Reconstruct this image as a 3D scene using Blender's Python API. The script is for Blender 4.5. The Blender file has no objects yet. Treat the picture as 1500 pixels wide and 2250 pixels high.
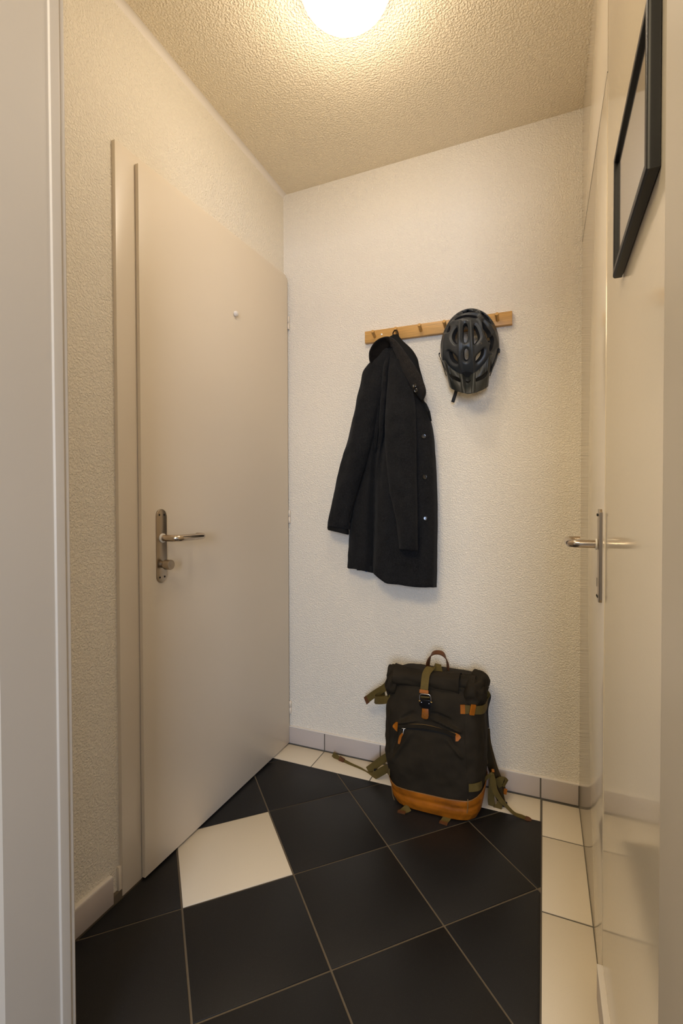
import bpy, bmesh, math, random
import numpy as np
from mathutils import Vector, Matrix, noise
from mathutils.bvhtree import BVHTree
random.seed(4)
scene = bpy.context.scene
COL = scene.collection

# ------------------------------------------------------------------ camera
F, YAW, PITCH, ROLL, CAM_H = 1048.26, 0.4006, 0.0171, -0.0029, 1.0555
cy_, sy_, cp_, sp_ = math.cos(YAW), math.sin(YAW), math.cos(PITCH), math.sin(PITCH)
FWD = Vector((-sy_ * cp_, cy_ * cp_, -sp_))
_r = Vector((cy_, sy_, 0)); _u = _r.cross(FWD)
RIGHT = _r * math.cos(ROLL) + _u * math.sin(ROLL)
UP = -_r * math.sin(ROLL) + _u * math.cos(ROLL)
EYE = Vector((0, 0, CAM_H))
cam_d = bpy.data.cameras.new('camera'); cam = bpy.data.objects.new('camera', cam_d); COL.objects.link(cam)
cam_d.sensor_fit = 'VERTICAL'; cam_d.sensor_height = 36; cam_d.lens = F * 36 / 2250
cam_d.clip_start = 0.02
cam.matrix_world = Matrix(((RIGHT.x, UP.x, -FWD.x, 0), (RIGHT.y, UP.y, -FWD.y, 0), (RIGHT.z, UP.z, -FWD.z, CAM_H), (0, 0, 0, 1)))
scene.camera = cam

# ------------------------------------------------------------------ world, exposure, daylight from the hallway window, added warm hallway fill
w = bpy.data.worlds.new('world'); scene.world = w; w.use_nodes = True
w.node_tree.nodes['Background'].inputs[0].default_value = (0.55, 0.7, 1, 1)
w.node_tree.nodes['Background'].inputs[1].default_value = 0.15
vs = scene.view_settings
vs.view_transform = 'Standard'; vs.look = 'None'; vs.gamma = 1; vs.exposure = 0.0; vs.use_curve_mapping = False
LAMP_STRENGTH = 4.0
WINDOW_POWER = 66.0
BULB_POWER = 5.5
HALL_FILL_POWER = 27.0
def area(name, loc, target, sx, sy, power, color):
    l = bpy.data.lights.new(name, 'AREA'); l.shape = 'RECTANGLE'; l.size = sx; l.size_y = sy
    l.energy = power; l.color = color
    o = bpy.data.objects.new(name, l); COL.objects.link(o); o.location = loc
    o.rotation_euler = (Vector(target) - Vector(loc)).to_track_quat('-Z', 'Y').to_euler()
    return o
area('hall_window_light', (0.55, -2.35, 1.35), (-0.75, 1.8, 0.55), 0.7, 1.1, WINDOW_POWER, (0.58, 0.72, 1.0))
area('hall_fill_light', (-0.62, -0.28, 2.33), (-0.60, 0.55, 0.6), 1.0, 0.5, HALL_FILL_POWER, (1.0, 0.81, 0.52))  # unseen warm fill, added to lift the darker lower surfaces through the doorway

# ------------------------------------------------------------------ geometry constants (metres)
XL, XR, YB, H = -1.050, 0.119, 1.839, 2.40
YF = 0.582                      # inner face of the front wall with the doorway

def P(px, py, Y):
    d = FWD + RIGHT * ((px - 750) / F) - UP * ((py - 1125) / F)
    return EYE + d * ((Y - EYE.y) / d.y)
def ray(px, py):
    return (FWD + RIGHT * ((px - 750) / F) - UP * ((py - 1125) / F)).normalized()
def proj(p):
    d = Vector(p) - EYE; z = d.dot(FWD)
    return 750 + F * d.dot(RIGHT) / z, 1125 - F * d.dot(UP) / z

# ------------------------------------------------------------------ materials
def mat(name, color, rough=0.6, metal=0.0, spec=0.5, bump=None, var=None, sheen=0, coat=0, speck=None, emit=None, aniso=0):
    m = bpy.data.materials.new(name); m.use_nodes = True
    nt = m.node_tree; b = nt.nodes['Principled BSDF']; N = nt.nodes.new; L = nt.links.new
    b.inputs['Base Color'].default_value = (*color, 1); b.inputs['Roughness'].default_value = rough
    b.inputs['Metallic'].default_value = metal; b.inputs['Specular IOR Level'].default_value = spec
    if sheen: b.inputs['Sheen Weight'].default_value = sheen; b.inputs['Sheen Roughness'].default_value = .5
    if coat: b.inputs['Coat Weight'].default_value = coat
    if emit: b.inputs['Emission Color'].default_value = (*emit[0], 1); b.inputs['Emission Strength'].default_value = emit[1]
    tc = N('ShaderNodeTexCoord')
    src = None
    if var:      # (scale, amount, stretch xyz)
        mp = N('ShaderNodeMapping'); mp.inputs['Scale'].default_value = var[2] if len(var) > 2 else (1, 1, 1)
        L(tc.outputs['Object'], mp.inputs[0])
        n = N('ShaderNodeTexNoise'); n.inputs['Scale'].default_value = var[0]; n.inputs['Detail'].default_value = 5
        L(mp.outputs[0], n.inputs['Vector'])
        mr = N('ShaderNodeMapRange'); mr.inputs[1].default_value = .25; mr.inputs[2].default_value = .75
        mr.inputs[3].default_value = 1 - var[1]; mr.inputs[4].default_value = 1 + var[1]
        L(n.outputs[0], mr.inputs[0])
        mx = N('ShaderNodeVectorMath'); mx.operation = 'SCALE'; mx.inputs[0].default_value = color
        L(mr.outputs[0], mx.inputs['Scale']); src = mx.outputs[0]
    if speck:    # (scale, threshold, color)
        n = N('ShaderNodeTexNoise'); n.inputs['Scale'].default_value = speck[0]; n.inputs['Detail'].default_value = 1
        L(tc.outputs['Object'], n.inputs['Vector'])
        mr = N('ShaderNodeMapRange'); mr.inputs[1].default_value = speck[1]; mr.inputs[2].default_value = speck[1] + .1
        L(n.outputs[0], mr.inputs[0])
        mi = N('ShaderNodeMix'); mi.data_type = 'RGBA'
        L(mr.outputs[0], mi.inputs[0])
        if src is None: mi.inputs[6].default_value = (*color, 1)
        else: L(src, mi.inputs[6])
        mi.inputs[7].default_value = (*speck[2], 1); src = mi.outputs[2]
    if src is not None: L(src, b.inputs['Base Color'])
    if bump:     # list of (scale, strength, distance, stretch)
        prev = None
        for bb in bump:
            mp = N('ShaderNodeMapping'); mp.inputs['Scale'].default_value = bb[3] if len(bb) > 3 else (1, 1, 1)
            L(tc.outputs['Object'], mp.inputs[0])
            n = N('ShaderNodeTexNoise'); n.inputs['Scale'].default_value = bb[0]; n.inputs['Detail'].default_value = 2.5
            n.inputs['Roughness'].default_value = .45
            L(mp.outputs[0], n.inputs['Vector'])
            bp = N('ShaderNodeBump'); bp.inputs['Strength'].default_value = bb[1]; bp.inputs['Distance'].default_value = bb[2]
            L(n.outputs[0], bp.inputs['Height'])
            if prev: L(prev, bp.inputs['Normal'])
            prev = bp.outputs[0]
        L(prev, b.inputs['Normal'])
    return m
def stucco(name, color, scale, dist, strength=1.0, rough=.85):
    m = mat(name, color, rough, spec=.25, var=(3, .02))
    nt = m.node_tree; N = nt.nodes.new; L = nt.links.new; b = nt.nodes['Principled BSDF']
    tc = N('ShaderNodeTexCoord')
    n = N('ShaderNodeTexNoise'); n.inputs['Scale'].default_value = scale; n.inputs['Detail'].default_value = 1.6; n.inputs['Roughness'].default_value = .45
    n.inputs['Distortion'].default_value = .35
    L(tc.outputs['Object'], n.inputs['Vector'])
    mr = N('ShaderNodeMapRange'); mr.interpolation_type = 'SMOOTHSTEP'; mr.inputs[1].default_value = .30; mr.inputs[2].default_value = .72
    L(n.outputs[0], mr.inputs[0])
    bp = N('ShaderNodeBump'); bp.inputs['Strength'].default_value = strength; bp.inputs['Distance'].default_value = dist
    L(mr.outputs[0], bp.inputs['Height']); L(bp.outputs[0], b.inputs['Normal'])
    return m
M = {}
M['wall'] = stucco('wall_stucco', (.86, .785, .655), 210, .0016)
M['ceil'] = stucco('ceiling_stucco', (.90, .79, .60), 170, .0020)
M['cove'] = mat('cove_plaster', (.82, .75, .66), .7)
M['doorpaint'] = mat('cream_satin_door_paint', (.78, .68, .54), .34, bump=[(260, .06, .0005)], var=(2, .015))
M['framepaint'] = mat('cream_frame_paint', (.79, .69, .55), .3, var=(4, .02))
M['gloss'] = mat('glossy_cream_panel', (.78, .675, .515), .11, spec=.6, bump=[(90, .10, .0005, (1, .4, 3))], var=(2, .02))
M['jamb'] = mat('greyish_gloss_paint', (.56, .495, .405), .42, spec=.5, var=(5, .02))
M['gap'] = mat('painted_gap_shade', (.03, .025, .02), .9)  # near-black colour stands in for the shade inside the door gaps
M['tile_dark'] = mat('dark_speckled_tile', (.0115, .0108, .0108), .45, spec=.35, speck=(900, .66, (.07, .065, .06)), bump=[(500, .12, .0004)])
M['tile_white'] = mat('cream_speckled_tile', (.78, .68, .52), .42, spec=.4, speck=(700, .70, (.5, .41, .30)), bump=[(300, .05, .0003)])
M['skirt'] = mat('beige_skirting_tile', (.53, .46, .41), .4, spec=.4, speck=(800, .70, (.38, .31, .25)))
M['grout'] = mat('brown_grout', (.135, .105, .07), .9, bump=[(400, .4, .001)])
M['grout_grey'] = mat('grey_grout', (.13, .115, .09), .9, bump=[(400, .4, .001)])
M['steel'] = mat('brushed_nickel', (.44, .37, .29), .30, metal=1, bump=[(60, .12, .0006, (1, 1, 12))])
M['steel_polish'] = mat('worn_polished_nickel', (.55, .46, .36), .22, metal=1, var=(40, .12))
M['dark'] = mat('dark_recess', (.01, .009, .008), .7)
M['nylon'] = mat('white_bushing', (.75, .7, .6), .5)
M['white'] = mat('white_plastic', (.82, .76, .68), .35)
M['oak'] = mat('oak', (.56, .305, .085), .42, var=(14, .22, (1, 6, 22)), bump=[(60, .2, .0008, (.15, 1, 3))])
M['zinc'] = mat('zinc_screw', (.8, .8, .8), .25, metal=1)
M['lampglass'] = mat('opal_glass_lit', (.9, .9, .9), .3, emit=((1.0, .95, .93), LAMP_STRENGTH))
M['frameblack'] = mat('black_frame_lacquer', (.009, .008, .007), .38, spec=.25)
M['paper'] = mat('cream_paper', (.86, .80, .66), .75, bump=[(40, .1, .002, (1, 1, .3))], var=(12, .05, (1, 1, .4)))
M['wool'] = mat('charcoal_wool', (.0085, .0085, .0090), .97, spec=.08, sheen=.04, speck=(820, .53, (.030, .030, .031)), var=(25, .3), bump=[(520, .9, .0014), (60, .3, .003)])
M['wool_edge'] = mat('charcoal_wool_collar', (.014, .012, .011), .97, spec=.08, sheen=.06, speck=(820, .52, (.040, .035, .030)), bump=[(520, .9, .0014)])
M['wool_under'] = mat('dark_wool_underside', (.009, .0075, .0065), .97, spec=.06, bump=[(520, .6, .001)])
M['lining'] = mat('black_lining', (.006, .006, .006), .8, spec=.2)
M['bluecloth'] = mat('blue_lining_tape', (.005, .06, .22), .6)
M['horn'] = mat('dark_horn_button', (.008, .007, .006), .25, coat=.4)
M['shell'] = mat('matte_slate_shell', (.026, .030, .033), .42, spec=.45, speck=(90, .71, (.12, .10, .075)), bump=[(200, .08, .0006)])
M['shell2'] = mat('matte_brown_black_rib', (.034, .031, .026), .5, spec=.4, speck=(140, .68, (.13, .10, .07)))
M['visor'] = mat('matte_dark_visor', (.021, .023, .020), .42, spec=.4)
M['foam'] = mat('black_foam', (.006, .006, .006), .9)
M['net'] = mat('black_strap', (.008, .008, .009), .7)
M['canvas'] = mat('dark_waxed_canvas', (.022, .0165, .0095), .80, spec=.15, var=(14, .28), bump=[(1100, .35, .0006), (22, .5, .004)])
M['padding'] = mat('brown_padded_strap', (.045, .030, .013), .8, spec=.15, bump=[(700, .4, .0008)])
M['webbing'] = mat('olive_webbing', (.110, .076, .018), .75, spec=.25, bump=[(700, .5, .0008, (1, 1, 2))], var=(60, .15))
M['leather'] = mat('tan_leather', (.34, .100, .004), .48, spec=.35, var=(18, .34), bump=[(120, .25, .0012)])
M['leather_dark'] = mat('dark_tan_leather', (.10, .035, .010), .55, spec=.4, var=(40, .2))
M['thread'] = mat('tan_thread', (.20, .12, .04), .8)
M['buckle'] = mat('black_buckle', (.006, .006, .007), .3, metal=.3)
M['chrome'] = mat('dark_chrome', (.35, .36, .40), .18, metal=1)
M['brass'] = mat('aged_brass', (.22, .15, .06), .35, metal=1)
M['emboss'] = mat('embossed_leather', (.20, .056, .003), .6)
M['hall'] = mat('hall_wall_paint', (.70, .66, .60), .8)
M['windowglass'] = mat('hall_window_pane', (.5, .6, .75), .1)

# ------------------------------------------------------------------ mesh helpers
def link(name, me, parent=None, m=None, kind=None, label=None, smooth=False):
    o = bpy.data.objects.new(name, me); COL.objects.link(o)
    if m: 
        me.materials.clear(); me.materials.append(M[m])
    if parent is not None: o.parent = parent
    if kind: o['kind'] = kind
    if label: o['label'] = label
    if smooth:
        for p in me.polygons: p.use_smooth = True
    return o
def mesh(name, vs_, fs, m, parent=None, smooth=False, **k):
    me = bpy.data.meshes.new(name); me.from_pydata([tuple(v) for v in vs_], [], fs); me.validate(); me.update()
    bm = bmesh.new(); bm.from_mesh(me); bmesh.ops.recalc_face_normals(bm, faces=bm.faces); bm.to_mesh(me); bm.free()
    return link(name, me, parent, m, smooth=smooth, **k)
def empty(name, loc=(0, 0, 0), kind=None, label=None, cat=None, group=None):
    o = bpy.data.objects.new(name, None); COL.objects.link(o); o.location = loc; o.empty_display_size = .05
    if kind: o['kind'] = kind
    if label: o['label'] = label
    if cat: o['category'] = cat
    if group: o['group'] = group
    return o
def tag(o, label, cat, group=None):
    o['label'] = label; o['category'] = cat
    if group: o['group'] = group
    return o
def bmobj(name, bm, m, parent=None, smooth=False, auto=None, **k):
    bmesh.ops.recalc_face_normals(bm, faces=bm.faces)
    me = bpy.data.meshes.new(name); bm.to_mesh(me); bm.free()
    o = link(name, me, parent, m, smooth=smooth, **k)
    if auto:
        for p in me.polygons:                       # flat faces stay flat, only the eased edges are smooth
            p.use_smooth = max(abs(p.normal.x), abs(p.normal.y), abs(p.normal.z)) < .9999
        me.set_sharp_from_angle(angle=math.radians(auto))
    return o
def rel(o, loc):    # geometry authored in world space under a parent Empty at loc
    o.matrix_parent_inverse = Matrix.Translation(-Vector(loc)); return o
class Thing:
    """An Empty at the thing's base; parts are written in world coordinates."""
    def __init__(s, name, loc, **k): s.e = empty(name, loc, **k); s.loc = Vector(loc)
    def add(s, o, parent=None):
        if parent is None:
            o.parent = s.e; o.matrix_parent_inverse = Matrix.Translation(-s.loc)
        else: o.parent = parent
        return o
def bm_box(bm, lo, hi, bev=0.0, seg=2):
    g = bmesh.ops.create_cube(bm, size=1); v = g['verts']
    lo = Vector(lo); hi = Vector(hi); c = (lo + hi) / 2; s = hi - lo
    for q in v: q.co = Vector((q.co.x * s.x, q.co.y * s.y, q.co.z * s.z)) + c
    if bev:
        es = list({e for q in v for e in q.link_edges})
        bmesh.ops.bevel(bm, geom=es, offset=bev, segments=seg, affect='EDGES', profile=.5)
def box(name, lo, hi, m, parent=None, bev=0.0, seg=2, **k):
    bm = bmesh.new(); bm_box(bm, lo, hi, bev, seg)
    return bmobj(name, bm, m, parent, auto=40 if bev else None, **k)
def catmull(pts, n, closed=False):
    pts = [Vector(p) for p in pts]; out = []; N = len(pts)
    rng = range(N if closed else N - 1)
    for i in rng:
        if closed: a, b, c, d = pts[i - 1], pts[i], pts[(i + 1) % N], pts[(i + 2) % N]
        else:
            b, c = pts[i], pts[i + 1]; a = pts[i - 1] if i > 0 else b * 2 - c; d = pts[i + 2] if i + 2 < N else c * 2 - b
        for k in range(n):
            t = k / n
            out.append(.5 * ((2 * b) + (c - a) * t + (2 * a - 5 * b + 4 * c - d) * t * t + (3 * b - a - 3 * c + d) * t ** 3))
    if not closed: out.append(pts[-1])
    return out
def tube_geo(path, r, seg=12, vs_=None, fs=None):
    if vs_ is None: vs_, fs = [], []
    base = len(vs_); n = len(path); path = [Vector(p) for p in path]
    rr = r if isinstance(r, (list, tuple)) else [r] * n
    t0 = (path[1] - path[0]).normalized(); ref = Vector((0, 0, 1)) if abs(t0.z) < .9 else Vector((1, 0, 0))
    nrm = (ref - t0 * ref.dot(t0)).normalized()
    for i, p in enumerate(path):
        t = (path[min(i + 1, n - 1)] - path[max(i - 1, 0)]).normalized()
        nrm = (nrm - t * nrm.dot(t)).normalized(); b = t.cross(nrm)
        for k in range(seg):
            a = 2 * math.pi * k / seg
            vs_.append(p + (nrm * math.cos(a) + b * math.sin(a)) * rr[i])
    for i in range(n - 1):
        for k in range(seg):
            a, b = base + i * seg + k, base + i * seg + (k + 1) % seg
            fs.append((a, b, b + seg, a + seg))
    fs.append(tuple(base + k for k in range(seg))[::-1]); fs.append(tuple(base + (n - 1) * seg + k for k in range(seg)))
    return vs_, fs
def tube(name, path, r, m, parent=None, seg=12, **k):
    v, f = tube_geo(path, r, seg)
    o = mesh(name, v, f, m, parent, smooth=True, **k); o.data.set_sharp_from_angle(angle=math.radians(50)); return o
def ribbon(name, pts, wdirs, width, m, parent=None, thick=.002, n=6, **k):
    """Flat strap through pts; wdirs = direction(s) of its width."""
    if not isinstance(wdirs, list): wdirs = [wdirs] * len(pts)
    if not isinstance(width, (list, tuple)): width = [width] * len(pts)
    path = catmull(pts, n); wd = catmull(wdirs, n); ww = catmull([(q, 0, 0) for q in width], n)
    vs_, fs = [], []; N = len(path)
    for i, p in enumerate(path):
        t = (path[min(i + 1, N - 1)] - path[max(i - 1, 0)]).normalized()
        w_ = (wd[i] - t * wd[i].dot(t)).normalized(); nn = t.cross(w_)
        h = ww[i].x / 2
        for s, q in ((-1, -1), (1, -1), (1, 1), (-1, 1)): vs_.append(p + w_ * h * s + nn * thick / 2 * q)
    for i in range(N - 1):
        for q in range(4):
            a, b = i * 4 + q, i * 4 + (q + 1) % 4; fs.append((a, b, b + 4, a + 4))
    fs.append((3, 2, 1, 0)); fs.append(tuple((N - 1) * 4 + q for q in range(4)))
    o = mesh(name, vs_, fs, m, parent, smooth=True, **k); o.data.set_sharp_from_angle(angle=math.radians(50)); return o
def prism(name, poly, z0, z1, m, parent=None, bev=0.0, **k):
    bm = bmesh.new()
    vb = [bm.verts.new((p[0], p[1], z0)) for p in poly]; vt = [bm.verts.new((p[0], p[1], z1)) for p in poly]
    n = len(poly); bm.faces.new(vb[::-1]); top = bm.faces.new(vt)
    for i in range(n): bm.faces.new((vb[i], vb[(i + 1) % n], vt[(i + 1) % n], vt[i]))
    if bev: bmesh.ops.bevel(bm, geom=list(top.edges), offset=bev, segments=2, affect='EDGES', profile=.5)
    return bmobj(name, bm, m, parent, auto=40, **k)
def lathe_geo(axis_o, axis_d, prof, seg=24):
    """prof = [(dist along axis, radius)]"""
    d = Vector(axis_d).normalized(); o = Vector(axis_o); ref = Vector((0, 0, 1)) if abs(d.z) < .9 else Vector((1, 0, 0))
    a = (ref - d * ref.dot(d)).normalized(); b = d.cross(a); vs_, fs = [], []
    for h, r in prof:
        for k in range(seg):
            t = 2 * math.pi * k / seg; vs_.append(o + d * h + (a * math.cos(t) + b * math.sin(t)) * max(r, 1e-5))
    for i in range(len(prof) - 1):
        for k in range(seg):
            p, q = i * seg + k, i * seg + (k + 1) % seg; fs.append((p, q, q + seg, p + seg))
    fs.append(tuple(range(seg))[::-1]); fs.append(tuple((len(prof) - 1) * seg + k for k in range(seg)))
    return vs_, fs
def lathe(name, o_, d, prof, m, parent=None, seg=24, **k):
    v, f = lathe_geo(o_, d, prof, seg); o = mesh(name, v, f, m, parent, smooth=True, **k)
    o.data.set_sharp_from_angle(angle=math.radians(40)); return o
def clip_poly(poly, xmin, xmax, ymin, ymax):
    def cut(pl, f, inter):
        out = []
        for i in range(len(pl)):
            a, b = pl[i - 1], pl[i]; fa, fb = f(a), f(b)
            if fb >= 0:
                if fa < 0: out.append(inter(a, b, fa, fb))
                out.append(b)
            elif fa >= 0: out.append(inter(a, b, fa, fb))
        return out
    it = lambda a, b, fa, fb: tuple(a[i] + (b[i] - a[i]) * fa / (fa - fb) for i in (0, 1))
    for f in (lambda p: p[0] - xmin, lambda p: xmax - p[0], lambda p: p[1] - ymin, lambda p: ymax - p[1]):
        if len(poly) >= 3: poly = cut(poly, f, it)
    o = []
    for p in poly:
        if not o or (p[0] - o[-1][0]) ** 2 + (p[1] - o[-1][1]) ** 2 > 1e-7: o.append(p)
    if len(o) > 1 and (o[0][0] - o[-1][0]) ** 2 + (o[0][1] - o[-1][1]) ** 2 < 1e-7: o.pop()
    return o
def parea(p): return abs(sum(p[i - 1][0] * p[i][1] - p[i][0] * p[i - 1][1] for i in range(len(p)))) / 2 if len(p) > 2 else 0

# ================================================================== STRUCTURE
T = .12
# floor slab whose face is the grout, tiles lie on it
floor = box('floor', (-2.2, -2.6, -.12), (1.7, YB + T, -.0022), 'grout', kind='structure')
ceiling = box('ceiling', (XL - T, -2.6, H), (XR + T, YB + T, H + T), 'ceil', kind='structure')
box('ceiling', (XL - T - 1.2, -2.6, H), (XL - T, YF - .12, H + T), 'hall', kind='structure')
box('ceiling', (XR + T, -2.6, H), (1.7, YF - .12, H + T), 'hall', kind='structure')
box('wall_back', (XL - T, YB, -.1), (XR + T, YB + T, H), 'wall', kind='structure')
box('wall_left', (XL - T, YF, -.1), (XL, YB, H), 'wall', kind='structure')
box('wall_right', (XR, YF, -.1), (XR + T, YB, H), 'gloss', kind='structure')
# front wall with the doorway the photograph looks through
DX0, DX1 = -.7605, .112
box('wall_front', (XL - T, YF - .12, -.1), (DX0 - .02, YF - .0005, H), 'wall', kind='structure')
box('wall_front', (DX1 + .012, YF - .12, -.1), (XR + T, YF - .0005, H), 'hall', kind='structure')
box('wall_front', (DX0 - .02, YF - .12, 2.06), (DX1 + .012, YF - .0005, H), 'wall', kind='structure')
# hallway shell behind the camera
box('wall_hall_left', (-2.2 , -2.6, -.1), (-2.1, YF - .12, H), 'hall', kind='structure')
box('wall_hall_left', (-2.2, YF - .12, -.1), (XL - T, YF, H), 'hall', kind='structure')
box('wall_hall_right', (1.6, -2.6, -.1), (1.7, YF - .12, H), 'hall', kind='structure')
box('wall_hall_right', (XR + T, YF - .12, -.1), (1.7, YF, H), 'hall', kind='structure')
box('wall_hall_back', (-2.2, -2.7, -.1), (1.7, -2.6, H), 'hall', kind='structure')
# plaster cove where the left wall meets the ceiling
cv = [(XL, H), (XL + .016, H)] + [(XL + .016 - .016 * math.sin(a), H - .016 + .016 * math.cos(a)) for a in [math.pi / 2 * i / 6 for i in range(1, 6)]] + [(XL, H - .016)]
cvv = []; cvf = []
n_ = len(cv)
for y in (YF, YB):
    for (x, z) in [(XL, H), (XL + .016, H)] + [(XL + .016 * (1 - math.sin(a)), H - .016 * (1 - math.cos(a))) for a in [math.pi / 2 * i / 6 for i in range(1, 6)]] + [(XL, H - .016)]:
        cvv.append((x, y, z))
for i in range(n_): cvf.append((i, (i + 1) % n_, n_ + (i + 1) % n_, n_ + i))
cvf.append(tuple(range(n_))); cvf.append(tuple(range(n_, 2 * n_))[::-1])
mesh('trim_2', cvv, cvf, 'cove', smooth=False, kind='structure')

# ---- floor tiles, one object each
HD = .2135; G = .0026                                   # half diagonal, half grout
CX0, CY0 = -.4385, 1.3950                              # a lattice corner
DARK = (XL + .014, -.0035, -1.2, 1.6975)
for i in range(-6, 6):
    for j in range(-12, 4):
        if (i + j) % 2 == 0: continue
        cx, cy = CX0 + i * HD, CY0 + j * HD
        h = HD - G * 1.414
        poly = [(cx - h, cy), (cx, cy - h), (cx + h, cy), (cx, cy + h)]
        poly = clip_poly(poly, DARK[0], DARK[1], DARK[2], DARK[3])
        if parea(poly) < 2e-4: continue
        if cy < .2: continue
        white = (i == -2 and j == -1)
        o = prism('tile', poly, -.004, 0, 'tile_white' if white else 'tile_dark', floor, bev=.0006)
        if white: o['label'] = 'cream diamond tile among the black ones'
# back border (cream), right border (cream)
g = .0035
xs = [XL + .001, -.8565, -.6070, -.3080, -.0045]
for a, b in zip(xs[:-1], xs[1:]):
    prism('tile', [(a + g * .6, 1.7005), (b - g * .6, 1.7005), (b - g * .6, YB - .014), (a + g * .6, YB - .014)], -.004, 0, 'tile_white', floor, bev=.0006)
ys = [YB - .014, 1.6265, 1.3215, 1.0165, .7115, .4065, .1015, -.2035]
for a, b in zip(ys[:-1], ys[1:]):
    prism('tile', [(0.0005, b + .0028), (XR - .002, b + .0028), (XR - .002, a - .0028), (0.0005, a - .0028)], -.004, 0, 'tile_white', floor, bev=.0006)
# grey grout under the cream border
box('grout_bed', (XL, 1.699, -.006), (XR, YB, -.0018), 'grout_grey', floor)
box('grout_bed', (-.001, -.3, -.006), (XR, 1.699, -.0018), 'grout_grey', floor)
box('hall_floor', (-2.1, -2.6, -.01), (1.6, -.3, -.001), 'tile_dark', floor)

# ---- tiled skirtings
SK = .0735
bs = empty('baseboard_back', (0, 0, 0), kind='structure')
xs = [XL + .002, -.8565, -.6070, -.3080, -.0060, XR - .001]
for a, b in zip(xs[:-1], xs[1:]): box('tile', (a + g * .7, YB - .0105, .004), (b - g * .7, YB + .002, SK), 'skirt', bs, bev=.001)
box('grout_bed', (XL, YB - .0075, -.002), (XR, YB + .002, SK - .002), 'grout_grey', bs)
box('plaster_edge', (XL, YB - .009, SK), (XR, YB + .002, SK + .0045), 'cove', bs, bev=.0015)
bl = empty('baseboard_left', (0, 0, 0), kind='structure')
for a, b in ((YF + .002, .905),): box('tile', (XL - .002, a, .004), (XL + .0135, b, SK), 'skirt', bl, bev=.0012)
box('grout_bed', (XL - .002, YF, -.002), (XL + .010, .935, .02), 'grout', bl)
box('plaster_edge', (XL - .002, YF, SK - .001), (XL + .012, .905, SK + .005), 'cove', bl, bev=.002)
br = empty('baseboard_right', (0, 0, 0), kind='structure')
for a, b in ((.86, 1.128), (.60, .855)): box('tile', (XR - .011, a, .004), (XR + .002, b, SK), 'skirt', br, bev=.001)
box('grout_bed', (XR - .009, .59, -.002), (XR + .002, 1.128, .02), 'grout_grey', br)
box('plaster_edge', (XR - .0115, .59, SK), (XR + .002, 1.128, SK + .005), 'cove', br, bev=.0015)

# ---- doorway lining (painted steel frame profile) left and right
def extrude_profile(name, prof, z0, z1, m, kind='structure', parent=None):
    n = len(prof); v = [(x, y, z0) for x, y in prof] + [(x, y, z1) for x, y in prof]
    f = [(i, (i + 1) % n, n + (i + 1) % n, n + i) for i in range(n)] + [tuple(range(n))[::-1], tuple(range(n, 2 * n))]
    o = mesh(name, v, f, m, parent, smooth=True, kind=kind); o.data.set_sharp_from_angle(angle=math.radians(35)); return o
def arc(cx, cy, r, a0, a1, n=6): return [(cx + r * math.cos(math.radians(a0 + (a1 - a0) * i / n)), cy + r * math.sin(math.radians(a0 + (a1 - a0) * i / n))) for i in range(n + 1)]
X = DX0
prof = [(X - .03, YF - .12), (X, YF - .12), (X, .5495)] + arc(X + .0012, .5515, .0012, 180, 100, 4)[::1] + \
       [(X + .0022, .5527)] + arc(X + .0018, .5545, .0018, -60, 0, 4) + [(X + .0036, .567)] + arc(X + .0018, .5690, .0018, 0, 60, 4) + \
       [(X + .0012, .5715), (X + .0012, .5775)] + arc(X - .0022, .5785, .0035, 0, 90, 6) + [(X - .03, .582)]
trim = extrude_profile('trim_1', prof, -.002, 2.06, 'jamb')
X = DX1
prof = [(X + .03, YF - .12), (X, YF - .12), (X, .5600)] + [(X, .574)] + arc(X + .006, .577, .006, 180, 90, 8) + [(X + .03, .583)]
extrude_profile('trim_3', prof, -.002, 2.06, 'jamb')

# ================================================================== DOOR 1 (left wall)
XD = -1.0255                                           # leaf face
XFm = -1.0385                                          # frame face
door1 = empty('door_1', (XL, 1.4, 0), kind='structure'); D1 = Vector((XL, 1.4, 0))
def d1(o, parent=None):
    if parent is None: o.parent = door1; o.matrix_parent_inverse = Matrix.Translation(-D1)
    return o
def slab_x(name, poly, x0, x1, m, bev):
    """flat piece parallel to the left wall: poly = [(y, z)], thickness x0..x1, front edges eased."""
    bm = bmesh.new(); va = [bm.verts.new((x0, y, z)) for y, z in poly]; vb_ = [bm.verts.new((x1, y, z)) for y, z in poly]; n = len(poly)
    bm.faces.new(va); fr_ = bm.faces.new(vb_)
    for i in range(n): bm.faces.new((va[i], va[(i + 1) % n], vb_[(i + 1) % n], vb_[i]))
    bmesh.ops.bevel(bm, geom=list(fr_.edges), offset=bev, segments=2, affect='EDGES', profile=.5)
    return bmobj(name, bm, m, auto=40)
YE = YB - .001
d1(slab_x('door_frame', [(.936, .001), (1.004, .001), (1.004, 1.975), (YE, 2.020), (YE, 2.052), (.936, 2.013)], XL - .01, XFm, 'framepaint', .0012))
d1(slab_x('frame_back', [(1.000, 0), (YE, 0), (YE, 2.015), (1.000, 1.970)], XL - .02, XL + .0035, 'gap', .0001))
leaf = d1(slab_x('door_leaf', [(1.0015, .006), (YB - .012, .006), (YB - .012, 2.033), (1.0015, 1.990)], XFm + .0015, XD, 'doorpaint', .0016))
bm = bmesh.new(); bm_box(bm, (XL - .004, .927, .001), (XL + .008, .936, SK + .01), .001)
d1(bmobj('frame_foot', bm, 'framepaint', auto=40))
for z in (1.842, 1.0, .160):
    v, f = lathe_geo((XD + .0015, YB - .006, z - .028), (0, 0, 1), [(0, .003), (.001, .0048), (.026, .0048), (.0265, .003), (.029, .003), (.0295, .0048), (.055, .0048), (.056, .003)], 14)
    d1(mesh('hinge', v, f, 'framepaint', smooth=True))
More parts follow.
